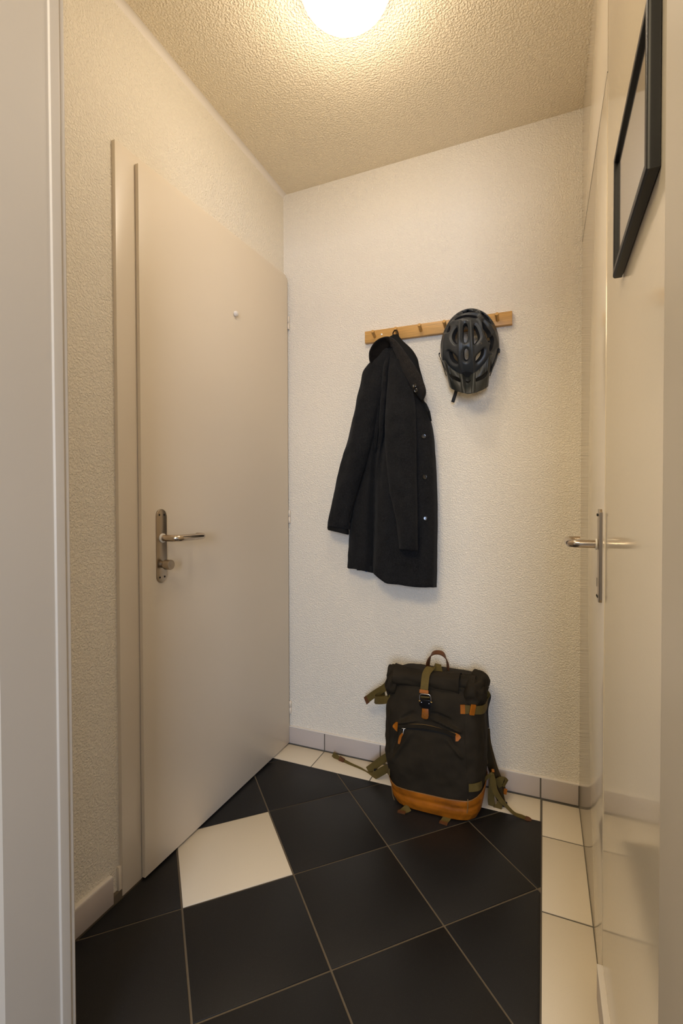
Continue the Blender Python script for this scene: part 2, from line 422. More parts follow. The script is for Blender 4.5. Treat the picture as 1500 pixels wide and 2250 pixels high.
# peephole cover
d1(lathe('peephole', (XD - .001, 1.443, 1.7400), (1, 0, 0), [(0, .0065), (.002, .0065), (.003, .0095), (.008, .0098), (.012, .0078), (.0135, .004), (.0138, .0001)], 'white'))

def stadium(hw, hh, n=12):
    r = hw; out = []
    for i in range(n + 1): a = math.pi * i / n; out.append((r * math.cos(a), hh - r + r * math.sin(a)))
    for i in range(n + 1): a = math.pi + math.pi * i / n; out.append((r * math.cos(a), -(hh - r) + r * math.sin(a)))
    return out
def backplate(name, x0, yc, zc, sgn, hw, hh, th, parent, D, kh=False, square=False):
    pts = stadium(hw, hh)
    if square:
        c = .007; pts = [(hw, hh - c), (hw - c, hh), (-hw + c, hh), (-hw, hh - c), (-hw, -hh + c), (-hw + c, -hh), (hw - c, -hh), (hw, -hh + c)]
    bm = bmesh.new()
    a = [bm.verts.new((x0, yc + p[0], zc + p[1])) for p in pts]; b = [bm.verts.new((x0 + sgn * th, yc + p[0], zc + p[1])) for p in pts]
    n = len(pts); bm.faces.new(a); top = bm.faces.new(b)
    for i in range(n): bm.faces.new((a[i], a[(i + 1) % n], b[(i + 1) % n], b[i]))
    bmesh.ops.bevel(bm, geom=list(top.edges), offset=.0016, segments=3, affect='EDGES', profile=.5)
    o = bmobj(name, bm, 'steel', auto=40); D(o); return o
def lever(x0, y, z, sgn, out, run, back, parent, r=.0095):
    c = .020
    pts = [Vector((x0, y, z)), Vector((x0 + sgn * (out - c), y, z))]
    for i in range(1, 8): a = math.pi / 2 * i / 8; pts.append(Vector((x0 + sgn * (out - c + c * math.sin(a)), y + c * (1 - math.cos(a)), z)))
    pts += [Vector((x0 + sgn * out, y + c, z)), Vector((x0 + sgn * out, y + run - c, z))]
    for i in range(1, 8): a = math.pi / 2 * i / 8; pts.append(Vector((x0 + sgn * (out - c + c * math.cos(a)), y + run - c + c * math.sin(a), z)))
    pts += [Vector((x0 + sgn * (out - c), y + run, z)), Vector((x0 + sgn * back, y + run, z))]
    return tube('lever_handle', pts, r, 'steel_polish', parent, seg=20)
pl = backplate('handle_plate', XD, 1.0725, .9345, 1, .0195, .1075, .0045, None, d1)
def sub(o, p=None):
    o.parent = p or pl; return o
sub(lever(XD + .004, 1.0745, .9575, 1, .055, .122, .024, None))
sub(lathe('bushing', (XD + .0045, 1.0745, .9575), (1, 0, 0), [(0, .0135), (.003, .0135), (.004, .0115)], 'nylon'))
sub(lathe('thumb_turn', (XD + .0045, 1.0725, .881), (1, 0, 0), [(0, .010), (.008, .010), (.0085, .0075), (.012, .0075), (.0125, .0128), (.0135, .0145), (.032, .0145), (.034, .0135), (.0341, .002), (.0338, .0001)], 'steel', seg=32))
for dy in (-.0095, .0095):
    for dz in (-.0905, .0905):
        sub(lathe('screw', (XD + .0045, 1.0725 + dy, .9345 + dz), (1, 0, 0), [(-.001, .003), (.0006, .003), (.0010, .0022), (.0002, .0012)], 'dark', seg=12))
sub(lathe('set_screw', (XD + .013, 1.0745 - .0090, .9575), (0, -1, 0), [(0, .002), (.0007, .002), (.0002, .0011)], 'dark', seg=12))

# ================================================================== DOOR 2 (right wall, flush)
door2 = empty('door_2', (XR, 1.45, 0), kind='structure'); D2 = Vector((XR, 1.45, 0))
def d2(o):
    o.parent = door2; o.matrix_parent_inverse = Matrix.Translation(-D2); return o
d2(box('painted_gap_shade', (XR - .0014, 1.1380, 1.9448), (XR + .006, 1.8320, 1.9478), 'gap'))  # solid dark strip over the joint, gap shade put into its colour
d2(box('door_leaf', (XR - .0012, 1.1375, .006), (XR + .006, 1.8330, 1.9455), 'gloss', bev=.0006))
d2(box('door_frame', (XR - .0012, 1.1375, 1.9475), (XR + .004, 1.8385, H - .001), 'gloss', bev=.0006))
pl2 = backplate('handle_plate', XR - .0012, 1.1925, .9395, -1, .0185, .1025, .0065, None, d2, square=True)
lv = lever(XR - .009, 1.1975, .9640, -1, .0545, .125, .026, pl2, r=.0090); lv.parent = pl2
o = lathe('bushing', (XR - .0097, 1.1975, .9640), (-1, 0, 0), [(0, .0125), (.002, .0125), (.003, .011)], 'nylon'); o.parent = pl2
for dy in (-.008, .008):
    for dz in (-.090, .090):
        o = lathe('screw', (XR - .0097, 1.1925 + dy, .9395 + dz), (-1, 0, 0), [(-.001, .003), (.0003, .003), (.0006, .002), (.0001, .0012)], 'dark', seg=12); o.parent = pl2
o = box('keyhole', (XR - .0101, 1.1900, .871), (XR - .0095, 1.1950, .890), 'dark'); o.parent = pl2

# ================================================================== CEILING LAMP
LC = (-.472, 1.150); LR = .116
lamp = Thing('ceiling_lamp', (LC[0], LC[1], H), label='round white opal glass ceiling lamp, lit, above the middle of the floor', cat='ceiling lamp')
prof = [(0, LR - .014), (.012, LR - .006)]
for i in range(0, 13):
    a = math.pi / 2 * i / 12; prof.append((.022 + .058 * math.sin(a), max(LR * math.cos(a) ** .8, .0005)))
lamp.add(lathe('glass_shade', (LC[0], LC[1], H), (0, 0, -1), prof, 'lampglass', seg=64))
dl = bpy.data.lights.new('lamp_bulb_light', 'POINT'); dl.shadow_soft_size = .055; dl.energy = BULB_POWER; dl.color = (1.0, .86, .67)
dlo = bpy.data.objects.new('lamp_bulb_light', dl); COL.objects.link(dlo); dlo.location = (LC[0], LC[1], H - .145)
lamp.add(lathe('base_plate', (LC[0], LC[1], H + .001), (0, 0, -1), [(0, LR - .012), (.008, LR - .012)], 'white', seg=48))
for k in range(3):
    a = math.radians(112 + 120 * k); c = Vector((LC[0] + math.cos(a) * (LR - .001), LC[1] + math.sin(a) * (LR - .001), H - .014))
    lamp.add(box('clip', c - Vector((.005, .005, .009)), c + Vector((.005, .005, .013)), 'white', bev=.002))

# ================================================================== PICTURE FRAME (right wall)
py0, py1, pz0, pz1, th = .633, .917, 1.4300, 1.6260, .0135
pf = Thing('picture_frame', (XR, (py0 + py1) / 2, pz0), label='thin black landscape picture frame holding blank cream paper, on right wall', cat='picture frame')
def mitred(name, lo_o, hi_o, bw):
    # four bars with rounded outer edge, mitred
    y0, z0 = lo_o; y1, z1 = hi_o
    section = [(0.0, 0.0), (0.0, -th + .004)] + [(.0035 - .0035 * math.cos(t), -th + .004 - .004 * math.sin(t)) for t in [math.pi / 2 * k / 4 for k in range(1, 5)]] + [(bw - .001, -th), (bw, -th + .001), (bw, 0.0)]
    corners = [((y0, z0), (1, 1)), ((y1, z0), (-1, 1)), ((y1, z1), (-1, -1)), ((y0, z1), (1, -1))]
    for k in range(4):
        (c0, s0), (c1, s1) = corners[k], corners[(k + 1) % 4]
        v = []
        for (c, s) in ((c0, s0), (c1, s1)):
            for (d, x) in section: v.append((XR - .001 + x, c[0] + s[0] * d, c[1] + s[1] * d))
        n = len(section); f = [(i, (i + 1) % n, n + (i + 1) % n, n + i) for i in range(n)] + [tuple(range(n)), tuple(range(n, 2 * n))[::-1]]
        o = mesh('frame_bar', v, f, 'frameblack', smooth=True); o.data.set_sharp_from_angle(angle=math.radians(35)); pf.add(o)
mitred('frame', (py0, pz0), (py1, pz1), .0125)
pf.add(box('backing', (XR - .008, py0 + .004, pz0 + .004), (XR - .001, py1 - .004, pz1 - .004), 'frameblack'))
pf.add(box('paper', (XR - .0088, py0 + .010, pz0 + .010), (XR - .0080, py1 - .010, pz1 - .010), 'paper'))
# glass: thin clear sheet
gm = bpy.data.materials.new('picture_glass'); gm.use_nodes = True; nt = gm.node_tree
for n in list(nt.nodes): nt.nodes.remove(n)
out = nt.nodes.new('ShaderNodeOutputMaterial'); tr = nt.nodes.new('ShaderNodeBsdfTransparent'); gl = nt.nodes.new('ShaderNodeBsdfGlossy'); gl.inputs['Roughness'].default_value = .08
fr = nt.nodes.new('ShaderNodeFresnel'); fr.inputs[0].default_value = 1.12; ms = nt.nodes.new('ShaderNodeMixShader')
nt.links.new(fr.outputs[0], ms.inputs[0]); nt.links.new(tr.outputs[0], ms.inputs[1]); nt.links.new(gl.outputs[0], ms.inputs[2]); nt.links.new(ms.outputs[0], out.inputs[0])
M['glass'] = gm
pf.add(mesh('glass_pane', [(XR - .0100, py0 + .011, pz0 + .011), (XR - .0100, py0 + .011, pz1 - .011), (XR - .0100, py1 - .011, pz1 - .011), (XR - .0100, py1 - .011, pz0 + .011)], [(3, 2, 1, 0)], 'glass'))

# ================================================================== PEG RAIL
RX0, RX1, RZ, RH, RT = -.6665, -.1065, 1.7235, .0465, .0195
rail = Thing('peg_rail', ((RX0 + RX1) / 2, YB, RZ), label='horizontal oak peg rail screwed to the back wall above coat and helmet', cat='coat rack')
tiltA = -.010
def RP(x, dz=0, dy=0):
    return Vector((x, YB - dy, RZ + dz + (x - (RX0 + RX1) / 2) * tiltA))
bm = bmesh.new(); bm_box(bm, (RX0, YB - RT, RZ - RH / 2), (RX1, YB - .0005, RZ + RH / 2), .0012)
for v in bm.verts: v.co.z += (v.co.x - (RX0 + RX1) / 2) * tiltA
rail.add(bmobj('board', bm, 'oak', auto=40))
PEGS = [-.6235, -.530, -.4365, -.3430, -.2495, -.1560]
for x in PEGS:
    b0 = RP(x, -.004, RT - .002); d = Vector((0, -1, .42)).normalized()
    rail.add(lathe('peg', b0, d, [(0, .0062), (.024, .0060), (.028, .0072), (.0325, .0074), (.0345, .0062), (.0350, .003)], 'oak', seg=18))
for x in (-.5960, -.2050):
    rail.add(lathe('screw', RP(x, .003, RT), (0, -1, 0), [(-.001, .0042), (.0005, .0042), (.0012, .0034), (.0013, .0016), (.0003, .0014)], 'zinc', seg=18))

# ================================================================== COAT
coat = Thing('coat', (-.53, YB, .75), label='charcoal wool coat with dark buttons hanging from a peg by its collar', cat='coat')
def ring_loft(name, levels, m, nv=8, nh=3, parent=None, disp=None, cap=True):
    """levels: lists of (px, py, Y) control points in the same order; smooth in both directions."""
    rings = [catmull([Vector(q) for q in lv], nh, True) for lv in levels]
    N = len(rings[0]); cols = [catmull([r[k] for r in rings], nv) for k in range(N)]
    R = len(cols[0]); vs_ = []
    for i in range(R):
        for k in range(N):
            q = cols[k][i]; p = P(q.x, q.y, min(q.z, YB - .003))
            if disp:
                p = p + Vector((0, -1, 0)) * disp(p, i / (R - 1))
                p.y = min(p.y, YB - .0215)
            vs_.append(p)
    fs = [(i * N + k, i * N + (k + 1) % N, (i + 1) * N + (k + 1) % N, (i + 1) * N + k) for i in range(R - 1) for k in range(N)]
    if cap: fs += [tuple(range(N))[::-1], tuple((R - 1) * N + k for k in range(N))]
    return mesh(name, vs_, fs, m, parent, smooth=True)
def lev(py, xs, Ys, back=(0, 0, 0)):
    pys = py if isinstance(py, list) else [py] * len(xs)
    fr_ = [(x, y, Y) for x, y, Y in zip(xs, pys, Ys)]
    xl, xr = xs[0], xs[-1]
    bk = [(xr - 4, pys[-1] - 3, 1.824), ((xl + xr) / 2, (pys[0] + pys[-1]) / 2 - 4, 1.832), (xl + 8, pys[0] - 2, 1.828)]
    return fr_ + bk
def wrinkle(a, sx, sz, seed=0):
    return lambda p, t: a * noise.noise(Vector((p.x * sx + seed, p.y * 4, p.z * sz)))
body = coat.add(ring_loft('coat_body', [
    lev(756, [852, 855, 858, 860, 862, 864, 867, 870, 873, 876, 879], [1.80, 1.79, 1.785, 1.785, 1.78, 1.78, 1.785, 1.785, 1.785, 1.79, 1.80]),
    lev(800, [826, 831, 836, 840, 844, 849, 854, 863, 875, 886, 896], [1.80, 1.785, 1.770, 1.785, 1.760, 1.785, 1.755, 1.765, 1.765, 1.775, 1.80]),
    lev(880, [813, 820, 828, 835, 841, 848, 857, 872, 892, 912, 928], [1.80, 1.785, 1.775, 1.795, 1.755, 1.792, 1.755, 1.755, 1.750, 1.760, 1.79]),
    lev(940, [808, 815, 823, 832, 838, 845, 856, 880, 905, 930, 947], [1.80, 1.79, 1.782, 1.800, 1.765, 1.795, 1.755, 1.750, 1.745, 1.750, 1.78]),
    lev(1000, [797, 805, 816, 826, 832, 838, 852, 880, 908, 938, 953], [1.80, 1.79, 1.780, 1.805, 1.780, 1.785, 1.752, 1.748, 1.742, 1.748, 1.78]),
    lev(1080, [781, 793, 809, 820, 825, 831, 848, 880, 911, 942, 956], [1.80, 1.785, 1.776, 1.808, 1.800, 1.765, 1.745, 1.742, 1.738, 1.745, 1.778]),
    lev(1150, [771, 786, 806, 818, 822, 829, 848, 880, 914, 944, 957], [1.80, 1.782, 1.774, 1.808, 1.806, 1.752, 1.738, 1.738, 1.735, 1.744, 1.776]),
    lev(1220, [767, 783, 804, 817, 820, 826, 848, 882, 915, 944, 956], [1.80, 1.782, 1.774, 1.806, 1.806, 1.748, 1.735, 1.735, 1.733, 1.744, 1.776]),
    lev([1249, 1251, 1255, 1257, 1258, 1262, 1280, 1286, 1290, 1291, 1291], [766, 782, 803, 816, 819.5, 822, 845, 882, 915, 944, 954], [1.80, 1.782, 1.775, 1.806, 1.806, 1.748, 1.735, 1.735, 1.733, 1.744, 1.776]),
], 'wool', nv=10, nh=5, disp=lambda p, t: .009 * noise.noise(Vector((p.x * 30, p.y * 4, p.z * 5))) + .004 * noise.noise(Vector((p.x * 60 + p.z * 20, 1.2, p.z * 22)))))
def tube_loft(name, rows, m, nv=6, seg=28, wr=.0065, seed=0):
    """rows: ((xL,yL),(xR,yR),Yc,depth): an oval cross-section spanning L..R in front of and behind Yc."""
    rings = []
    for (L_, R_, Yc, dp) in rows:
        ring = []
        for k in range(seg):
            a = 2 * math.pi * k / seg; c, s = math.cos(a), math.sin(a)
            c2 = c; s2 = s
            ring.append(Vector(((L_[0] + R_[0]) / 2 + (R_[0] - L_[0]) / 2 * c2, (L_[1] + R_[1]) / 2 + (R_[1] - L_[1]) / 2 * c2, Yc - dp * s2)))
        rings.append(ring)
    cols = [catmull([r[k] for r in rings], nv) for k in range(seg)]
    R = len(cols[0]); vs_ = []
    for i in range(R):
        for k in range(seg):
            q = cols[k][i]; p = P(q.x, q.y, min(q.z, YB - .003))
            nz = noise.noise(Vector((p.x * 24 + seed, p.y * 8, p.z * 8))) + .45 * noise.noise(Vector((p.x * 45 + seed, p.y * 10, p.z * 20)))
            rg = noise.noise(Vector((p.x * 20 - p.z * 9 + seed, 3.3, p.z * 13 + p.x * 12))); nz += .9 * (.5 - abs(rg) * 2.2)
            p = p + Vector((0, -1, 0)) * wr * nz; p.y = min(p.y, YB - .0215); vs_.append(p)
    fs = [(i * seg + k, i * seg + (k + 1) % seg, (i + 1) * seg + (k + 1) % seg, (i + 1) * seg + k) for i in range(R - 1) for k in range(seg)]
    fs += [tuple(range(seg))[::-1], tuple((R - 1) * seg + k for k in range(seg))]
    return mesh(name, vs_, fs, m, None, smooth=True)
coat.add(tube_loft('sleeve', [
    ((840, 766), (866, 758), 1.780, .020), ((829, 781), (862, 785), 1.780, .030), ((799, 812), (855, 830), 1.785, .036), ((791, 842), (845, 870), 1.785, .042),
    ((779, 900), (831, 905), 1.785, .045), ((766, 955), (820, 960), 1.785, .045), ((752, 1005), (807, 1010), 1.785, .045), ((740, 1050), (792, 1055), 1.787, .043),
    ((730, 1100), (778, 1105), 1.788, .041), ((721, 1142), (769, 1150), 1.788, .040), ((719, 1155), (768, 1164), 1.788, .037)], 'wool', seed=3))
coat.add(tube_loft('cuff_lining', [((722, 1148), (765, 1156), 1.788, .030), ((719, 1158), (766, 1168), 1.788, .031), ((720, 1164), (766, 1174), 1.788, .031), ((722, 1165), (764, 1175), 1.788, .028)], 'lining', wr=.001))
coat.add(tube_loft('sleeve', [
    ((859, 762), (878, 768), 1.770, .016), ((856, 785), (892, 800), 1.762, .028), ((852, 830), (904, 845), 1.748, .036), ((847, 890), (912, 895), 1.735, .042),
    ((845, 930), (914, 940), 1.730, .045), ((847, 990), (915, 1000), 1.727, .043), ((852, 1050), (916, 1060), 1.722, .042), ((859, 1095), (917, 1105), 1.718, .040),
    ((870, 1142), (918, 1150), 1.716, .038), ((876, 1190), (918, 1190), 1.716, .036), ((877, 1206), (918, 1210), 1.716, .034)], 'wool', seed=9))
# narrow gathered folds between the sleeves
coat.add(tube_loft('gathered_fold', [((852, 764), (862, 764), 1.775, .014), ((843, 800), (855, 803), 1.765, .020), ((838, 850), (850, 853), 1.762, .020), ((834, 900), (846, 903), 1.765, .018), ((832, 945), (842, 950), 1.776, .012), ((829, 985), (836, 990), 1.795, .006)], 'wool', seed=5))
coat.add(tube_loft('gathered_fold', [((838, 790), (846, 792), 1.775, .014), ((831, 840), (840, 842), 1.776, .014), ((826, 890), (836, 894), 1.780, .013), ((822, 950), (831, 955), 1.786, .010), ((820, 990), (826, 995), 1.80, .005)], 'wool', seed=7))
# neck lining behind the collar with its hanging loop
coat.add(tube_loft('neck_lining', [((863, 735), (873, 734), 1.800, .006), ((850, 746), (884, 748), 1.795, .012), ((858, 764), (905, 768), 1.790, .016), ((872, 785), (917, 788), 1.788, .018), ((884, 805), (921, 806), 1.788, .018), ((894, 822), (926, 824), 1.788, .018), ((904, 840), (931, 842), 1.788, .016), ((912, 852), (933, 856), 1.788, .012)], 'lining', wr=.002))
lp = [P(864, 742, 1.800), P(863, 733, 1.797), P(866, 727, 1.793), P(871, 726, 1.793), P(874, 732, 1.797), P(877, 744, 1.800)]
coat.add(ribbon('hanging_loop', lp, Vector((0, 1, 0)), .006, 'lining', thick=.002))
# collar: folded sheet between outer rim and inner line
outer = [(818, 806, 1.765), (812, 790, 1.755), (813, 770, 1.745), (826, 750, 1.740), (846, 741, 1.740), (862, 744, 1.742), (876, 757, 1.735), (895, 783, 1.722), (911, 806, 1.712), (924, 829, 1.705), (933, 852, 1.705), (934, 866, 1.715), (929, 878, 1.735)]
inner = [(836, 800, 1.775), (840, 790, 1.770), (844, 779, 1.765), (850, 768, 1.760), (856, 762, 1.757), (861, 762, 1.753), (866, 772, 1.745), (876, 795, 1.735), (886, 817, 1.725), (896, 836, 1.722), (906, 853, 1.724), (916, 866, 1.730), (926, 879, 1.742)]
oc, ic = catmull([Vector(q) for q in outer], 6), catmull([Vector(q) for q in inner], 6)
vs_ = []; K = 9
for i_, (a, b) in enumerate(zip(oc, ic)):
    for k in range(K):
        t = k / (K - 1); q = a.lerp(b, t); bul = (.010 if i_ > 24 else -.006) * math.sin(math.pi * min(1, t * 1.2)) + .003 * noise.noise(Vector((a.x * .12, a.y * .12, t * 3))); vs_.append(P(q.x, q.y, q.z - bul))
fs = [(i * K + k, i * K + k + 1, (i + 1) * K + k + 1, (i + 1) * K + k) for i in range(len(oc) - 1) for k in range(K - 1)]
cut = 27 * (K - 1)
for nm, fsx, mm in (('collar_underside', fs[:cut], 'wool_under'), ('collar', fs[cut:], 'wool_edge')):
    collar = coat.add(mesh(nm, vs_, fsx, mm, smooth=True))
    bm = bmesh.new(); bm.from_mesh(collar.data); bmesh.ops.delete(bm, geom=[v for v in bm.verts if not v.link_faces], context='VERTS'); bm.to_mesh(collar.data); bm.free()
    for p_ in collar.data.polygons: p_.use_smooth = True
    md = collar.modifiers.new('s', 'SOLIDIFY'); md.thickness = .005; md.offset = 0
v, f = tube_geo([P(q.x, q.y, q.z) for q in oc], .0024, 8)
coat.add(mesh('collar_edge', v, f, 'wool_edge', smooth=True))
# dark underside of the left collar lobe
# lapel below the collar and placket edge
dg = bpy.context.evaluated_depsgraph_get()
def bvh_of(objs):
    V_, F_ = [], []
    for o in objs:
        b = len(V_); V_ += [v.co.copy() for v in o.data.vertices]; F_ += [tuple(b + i for i in p.vertices) for p in o.data.polygons]
    return BVHTree.FromPolygons(V_, F_)
cb = bvh_of([body])
def hit(bv, px, py, off=0.0):
    loc, nr, idx, ds = bv.ray_cast(EYE, ray(px, py))
    if loc is None: return None, None
    if nr.dot(ray(px, py)) > 0: nr = -nr
    return loc + nr * off, nr
lap = [hit(cb, x, y, .003)[0] or P(x, y, 1.75) for x, y in ((914, 872), (921, 878), (932, 890), (941, 905), (945, 925))]
coat.add(tube('lapel_roll', lap, [.004, .006, .007, .006, .003], 'wool', seg=10))
pk = [hit(cb, x, y, .0005)[0] for x, y in ((921, 930), (921, 990), (921.5, 1050), (922, 1120), (922, 1180), (922, 1240), (922, 1284))]
coat.add(tube('placket_seam', [p for p in pk if p], .0012, 'wool', seg=6))
def button(px, py, bv=cb, r=.0088, nr_=None):
    p, n = hit(bv, px, py, .0005)
    if p is None: p, n = P(px, py, 1.73), Vector((0, -1, 0))
    if nr_: n = nr_
    o = lathe('button', p, n, [(-.001, r * .8), (.001, r), (.003, r), (.0042, r * .86), (.0040, r * .72), (.0026, r * .6), (.0024, .0002)], 'horn', seg=24)
    return coat.add(o)
for q in ((930, 959), (932, 1048), (934, 1139)): button(*q)
for (x, y, Y, nn) in ((911, 848, 1.690, (-.3, -1, .2)), (914, 858, 1.694, (-.2, -1, -.2))):
    coat.add(lathe('button', P(x, y, Y), Vector(nn), [(-.001, .007), (.001, .0078), (.003, .0078), (.004, .0065), (.0028, .005), (.0026, .0002)], 'horn', seg=20))
sb = bvh_of([o for o in coat.e.children if o.name.startswith('sleeve')])
sm_ = [hit(sb, x, y, .0003)[0] for x, y in ((820, 945), (812, 985), (800, 1030), (785, 1080), (771, 1120), (759, 1156))]
coat.add(tube('sleeve_seam', [p for p in sm_ if p], .0011, 'wool_under', seg=6))
wl = [hit(cb, x, y, .001)[0] for x, y in ((850, 1136), (842, 1141), (840, 1146), (843, 1152))]
coat.add(tube('pocket_edge', [p for p in wl if p], .0013, 'wool_edge', seg=6))
coat.add(ribbon('lining_tape', [P(807, 1241, 1.781), P(805.5, 1248, 1.781), P(804, 1256.5, 1.782)], Vector((1, 0, 0)), .0055, 'bluecloth', thick=.0015))
coat.add(ribbon('hem_lining', [P(784, 1252, 1.7835), P(800, 1249, 1.7815), P(818, 1250, 1.792)], Vector((0, 0, 1)), [.004, .018, .026], 'lining', thick=.002))

# ================================================================== HELMET
hel = Thing('bike_helmet', (-.254, YB - RT, 1.64), label='dark grey vented bicycle helmet with visor hanging crown outward on the peg rail', cat='helmet')
HC = Vector((-.2535, 1.8150, 1.6290)); HA, HBv, HW = .1040, .1360, .130
def ell_hit(px, py, k=1.0):
    d = ray(px, py); o = EYE - HC
    s = Vector((1 / (HA * k), 1 / (HW * k), 1 / (HBv * k))); dd = Vector((d.x * s.x, d.y * s.y, d.z * s.z)); oo = Vector((o.x * s.x, o.y * s.y, o.z * s.z))
    A, B, C_ = dd.dot(dd), 2 * dd.dot(oo), oo.dot(oo) - 1; D_ = B * B - 4 * A * C_
    if D_ < 0: return None
    return EYE + d * ((-B - math.sqrt(D_)) / (2 * A))
def cpx(x, y): return (930 + x / 7.5, 650 + y / 7.5)
def sdf(p, poly):
    """signed distance (px) to polygon, negative inside."""
    x, y = p; best = 1e9; ins = False; n = len(poly)
    for i in range(n):
        ax, ay = poly[i - 1]; bx, by = poly[i]
        ex, ey = bx - ax, by - ay; wx, wy = x - ax, y - ay
        t = max(0, min(1, (wx * ex + wy * ey) / (ex * ex + ey * ey + 1e-12)))
        dx, dy = wx - ex * t, wy - ey * t; best = min(best, dx * dx + dy * dy)
        if (ay > y) != (by > y) and x < (bx - ax) * (y - ay) / (by - ay) + ax: ins = not ins
    d = math.sqrt(best); return -d if ins else d
def seg_d(p, line):
    best = 1e9
    for i in range(len(line) - 1):
        ax, ay = line[i]; bx, by = line[i + 1]; ex, ey = bx - ax, by - ay; wx, wy = p[0] - ax, p[1] - ay
        t = max(0, min(1, (wx * ex + wy * ey) / (ex * ex + ey * ey + 1e-12))); best = min(best, math.hypot(wx - ex * t, wy - ey * t))
    return best
def smooth_poly(pts, n=5): return [(v.x, v.y) for v in catmull([(*cpx(*q), 0) for q in pts], n, True)]
VENTS = [smooth_poly(q) for q in (
    [(685, 432), (728, 470), (732, 600), (728, 720), (685, 768), (643, 720), (640, 600), (645, 480)],
    [(700, 868), (738, 905), (745, 980), (738, 1055), (700, 1090), (662, 1055), (654, 980), (660, 905)],
    [(542, 505), (546, 640), (545, 765), (520, 790), (465, 730), (452, 660), (480, 570)],
    [(838, 478), (880, 495), (925, 590), (942, 680), (905, 745), (850, 790), (838, 640)],
    [(400, 925), (450, 935), (520, 1000), (550, 1070), (545, 1130), (480, 1108), (425, 1040)],
    [(1010, 868), (1002, 970), (955, 1050), (885, 1112), (868, 1070), (880, 1000), (940, 935)],
    [(512, 388), (530, 345), (690, 290), (872, 308), (882, 350), (700, 333)],
    [(552, 292), (595, 240), (700, 215), (838, 224), (850, 248), (700, 252)],
    [(412, 478), (420, 530), (400, 580), (362, 592), (380, 530)],
    [(985, 408), (1030, 450), (1062, 500), (1130, 600), (1135, 690), (1100, 760), (1055, 690), (1020, 600), (990, 500)],
    [(1150, 640), (1185, 690), (1180, 790), (1150, 880), (1112, 910), (1110, 830), (1130, 740)],
    [(965, 265), (1010, 285), (1090, 360), (1128, 430), (1120, 450), (1060, 400), (1000, 340)],
    [(470, 300), (420, 345), (365, 440), (345, 500), (360, 505), (420, 410), (475, 340)],
)]
RIDGES = [[cpx(*q) for q in l] for l in (
    [(700, 335), (560, 400), (450, 470), (385, 600), (345, 780), (340, 1050)],
    [(700, 335), (880, 370), (960, 480), (1050, 660), (1100, 820), (1112, 960)],
    [(600, 420), (590, 700), (590, 900), (600, 1100), (640, 1280)],
    [(775, 420), (790, 700), (800, 900), (815, 1100), (810, 1270)],
    [(480, 290), (350, 470), (300, 650), (275, 850)], [(860, 230), (980, 360), (1120, 520), (1200, 700), (1225, 850)],
    [(510, 350), (690, 262), (900, 290)],
)]
RIDGES = [[(v.x, v.y) for v in catmull([(*q, 0) for q in l], 3)] for l in RIDGES]
NT, NP = 400, 124
hv = []; hf = []
for i in range(NP + 1):
    phi = 1e-3 + (math.pi * .5) * i / NP
    for k in range(NT):
        th_ = 2 * math.pi * k / NT
        ps = math.sin(phi); hv.append(Vector((HC.x + HA * ps * math.cos(th_), HC.y - HW * math.cos(phi), HC.z + HBv * ps * math.sin(th_))))
for i in range(NP):
    for k in range(NT): hf.append((i * NT + k, i * NT + (k + 1) % NT, (i + 1) * NT + (k + 1) % NT, (i + 1) * NT + k))
pix = []; front = []; SD = []
boxes = [(min(p[0] for p in v) - 5, max(p[0] for p in v) + 5, min(p[1] for p in v) - 5, max(p[1] for p in v) + 5) for v in VENTS]
for p in hv:
    q = proj(p); pix.append(q)
    nrm = Vector(((p.x - HC.x) / HA ** 2, (p.y - HC.y) / HW ** 2, (p.z - HC.z) / HBv ** 2)).normalized()
    front.append(nrm.dot((EYE - p).normalized()) > .16)
def vent_sd(q):
    b = 99.0
    for v, bx in zip(VENTS, boxes):
        if bx[0] < q[0] < bx[1] and bx[2] < q[1] < bx[3]: b = min(b, sdf(q, v))
    return b
for q, fr_ in zip(pix, front): SD.append(vent_sd(q) if fr_ else 99.0)
STEP = .60
for i, (q, s) in enumerate(zip(pix, SD)):               # snap the vertices next to an opening onto its outline
    if abs(s) < STEP:
        e = .15; gx = (vent_sd((q[0] + e, q[1])) - vent_sd((q[0] - e, q[1]))) / (2 * e); gy = (vent_sd((q[0], q[1] + e)) - vent_sd((q[0], q[1] - e))) / (2 * e)
        gl_ = math.hypot(gx, gy)
        if gl_ > .3:
            nq = (q[0] - gx / gl_ * s, q[1] - gy / gl_ * s); hp = ell_hit(*nq)
            if hp: hv[i] = hp; pix[i] = nq; SD[i] = 0.0
keep = []
for f in hf:
    c = sum(SD[i] for i in f) / 4
    if c > .02 or not all(front[i] for i in f):
        zz = sum(hv[i].z for i in f) / 4
        keep.append(f)
def rim_fix(faces, P_, S_, fn, place, ok=None, lim=2.6):
    cnt = {}
    for f in faces:
        for i in range(4):
            e = (f[i], f[(i + 1) % 4]); e = (min(e), max(e)); cnt[e] = cnt.get(e, 0) + 1
    for i in {v for e, c in cnt.items() if c == 1 for v in e}:
        if abs(S_[i]) < lim and (ok is None or ok[i]):
            q = P_[i]
            for _ in range(3):
                s_ = fn(q); e = .15; gx = (fn((q[0] + e, q[1])) - fn((q[0] - e, q[1]))) / (2 * e); gy = (fn((q[0], q[1] + e)) - fn((q[0], q[1] - e))) / (2 * e); g_ = math.hypot(gx, gy)
                if g_ < .3 or abs(s_) > 4: break
                q = (q[0] - gx / g_ * s_ , q[1] - gy / g_ * s_)
            P_[i] = q; S_[i] = 0.0; place(i, q)
def place_h(i, q):
    hp = ell_hit(*q)
    if hp: hv[i] = hp
rim_fix(keep, pix, SD, vent_sd, place_h, front)
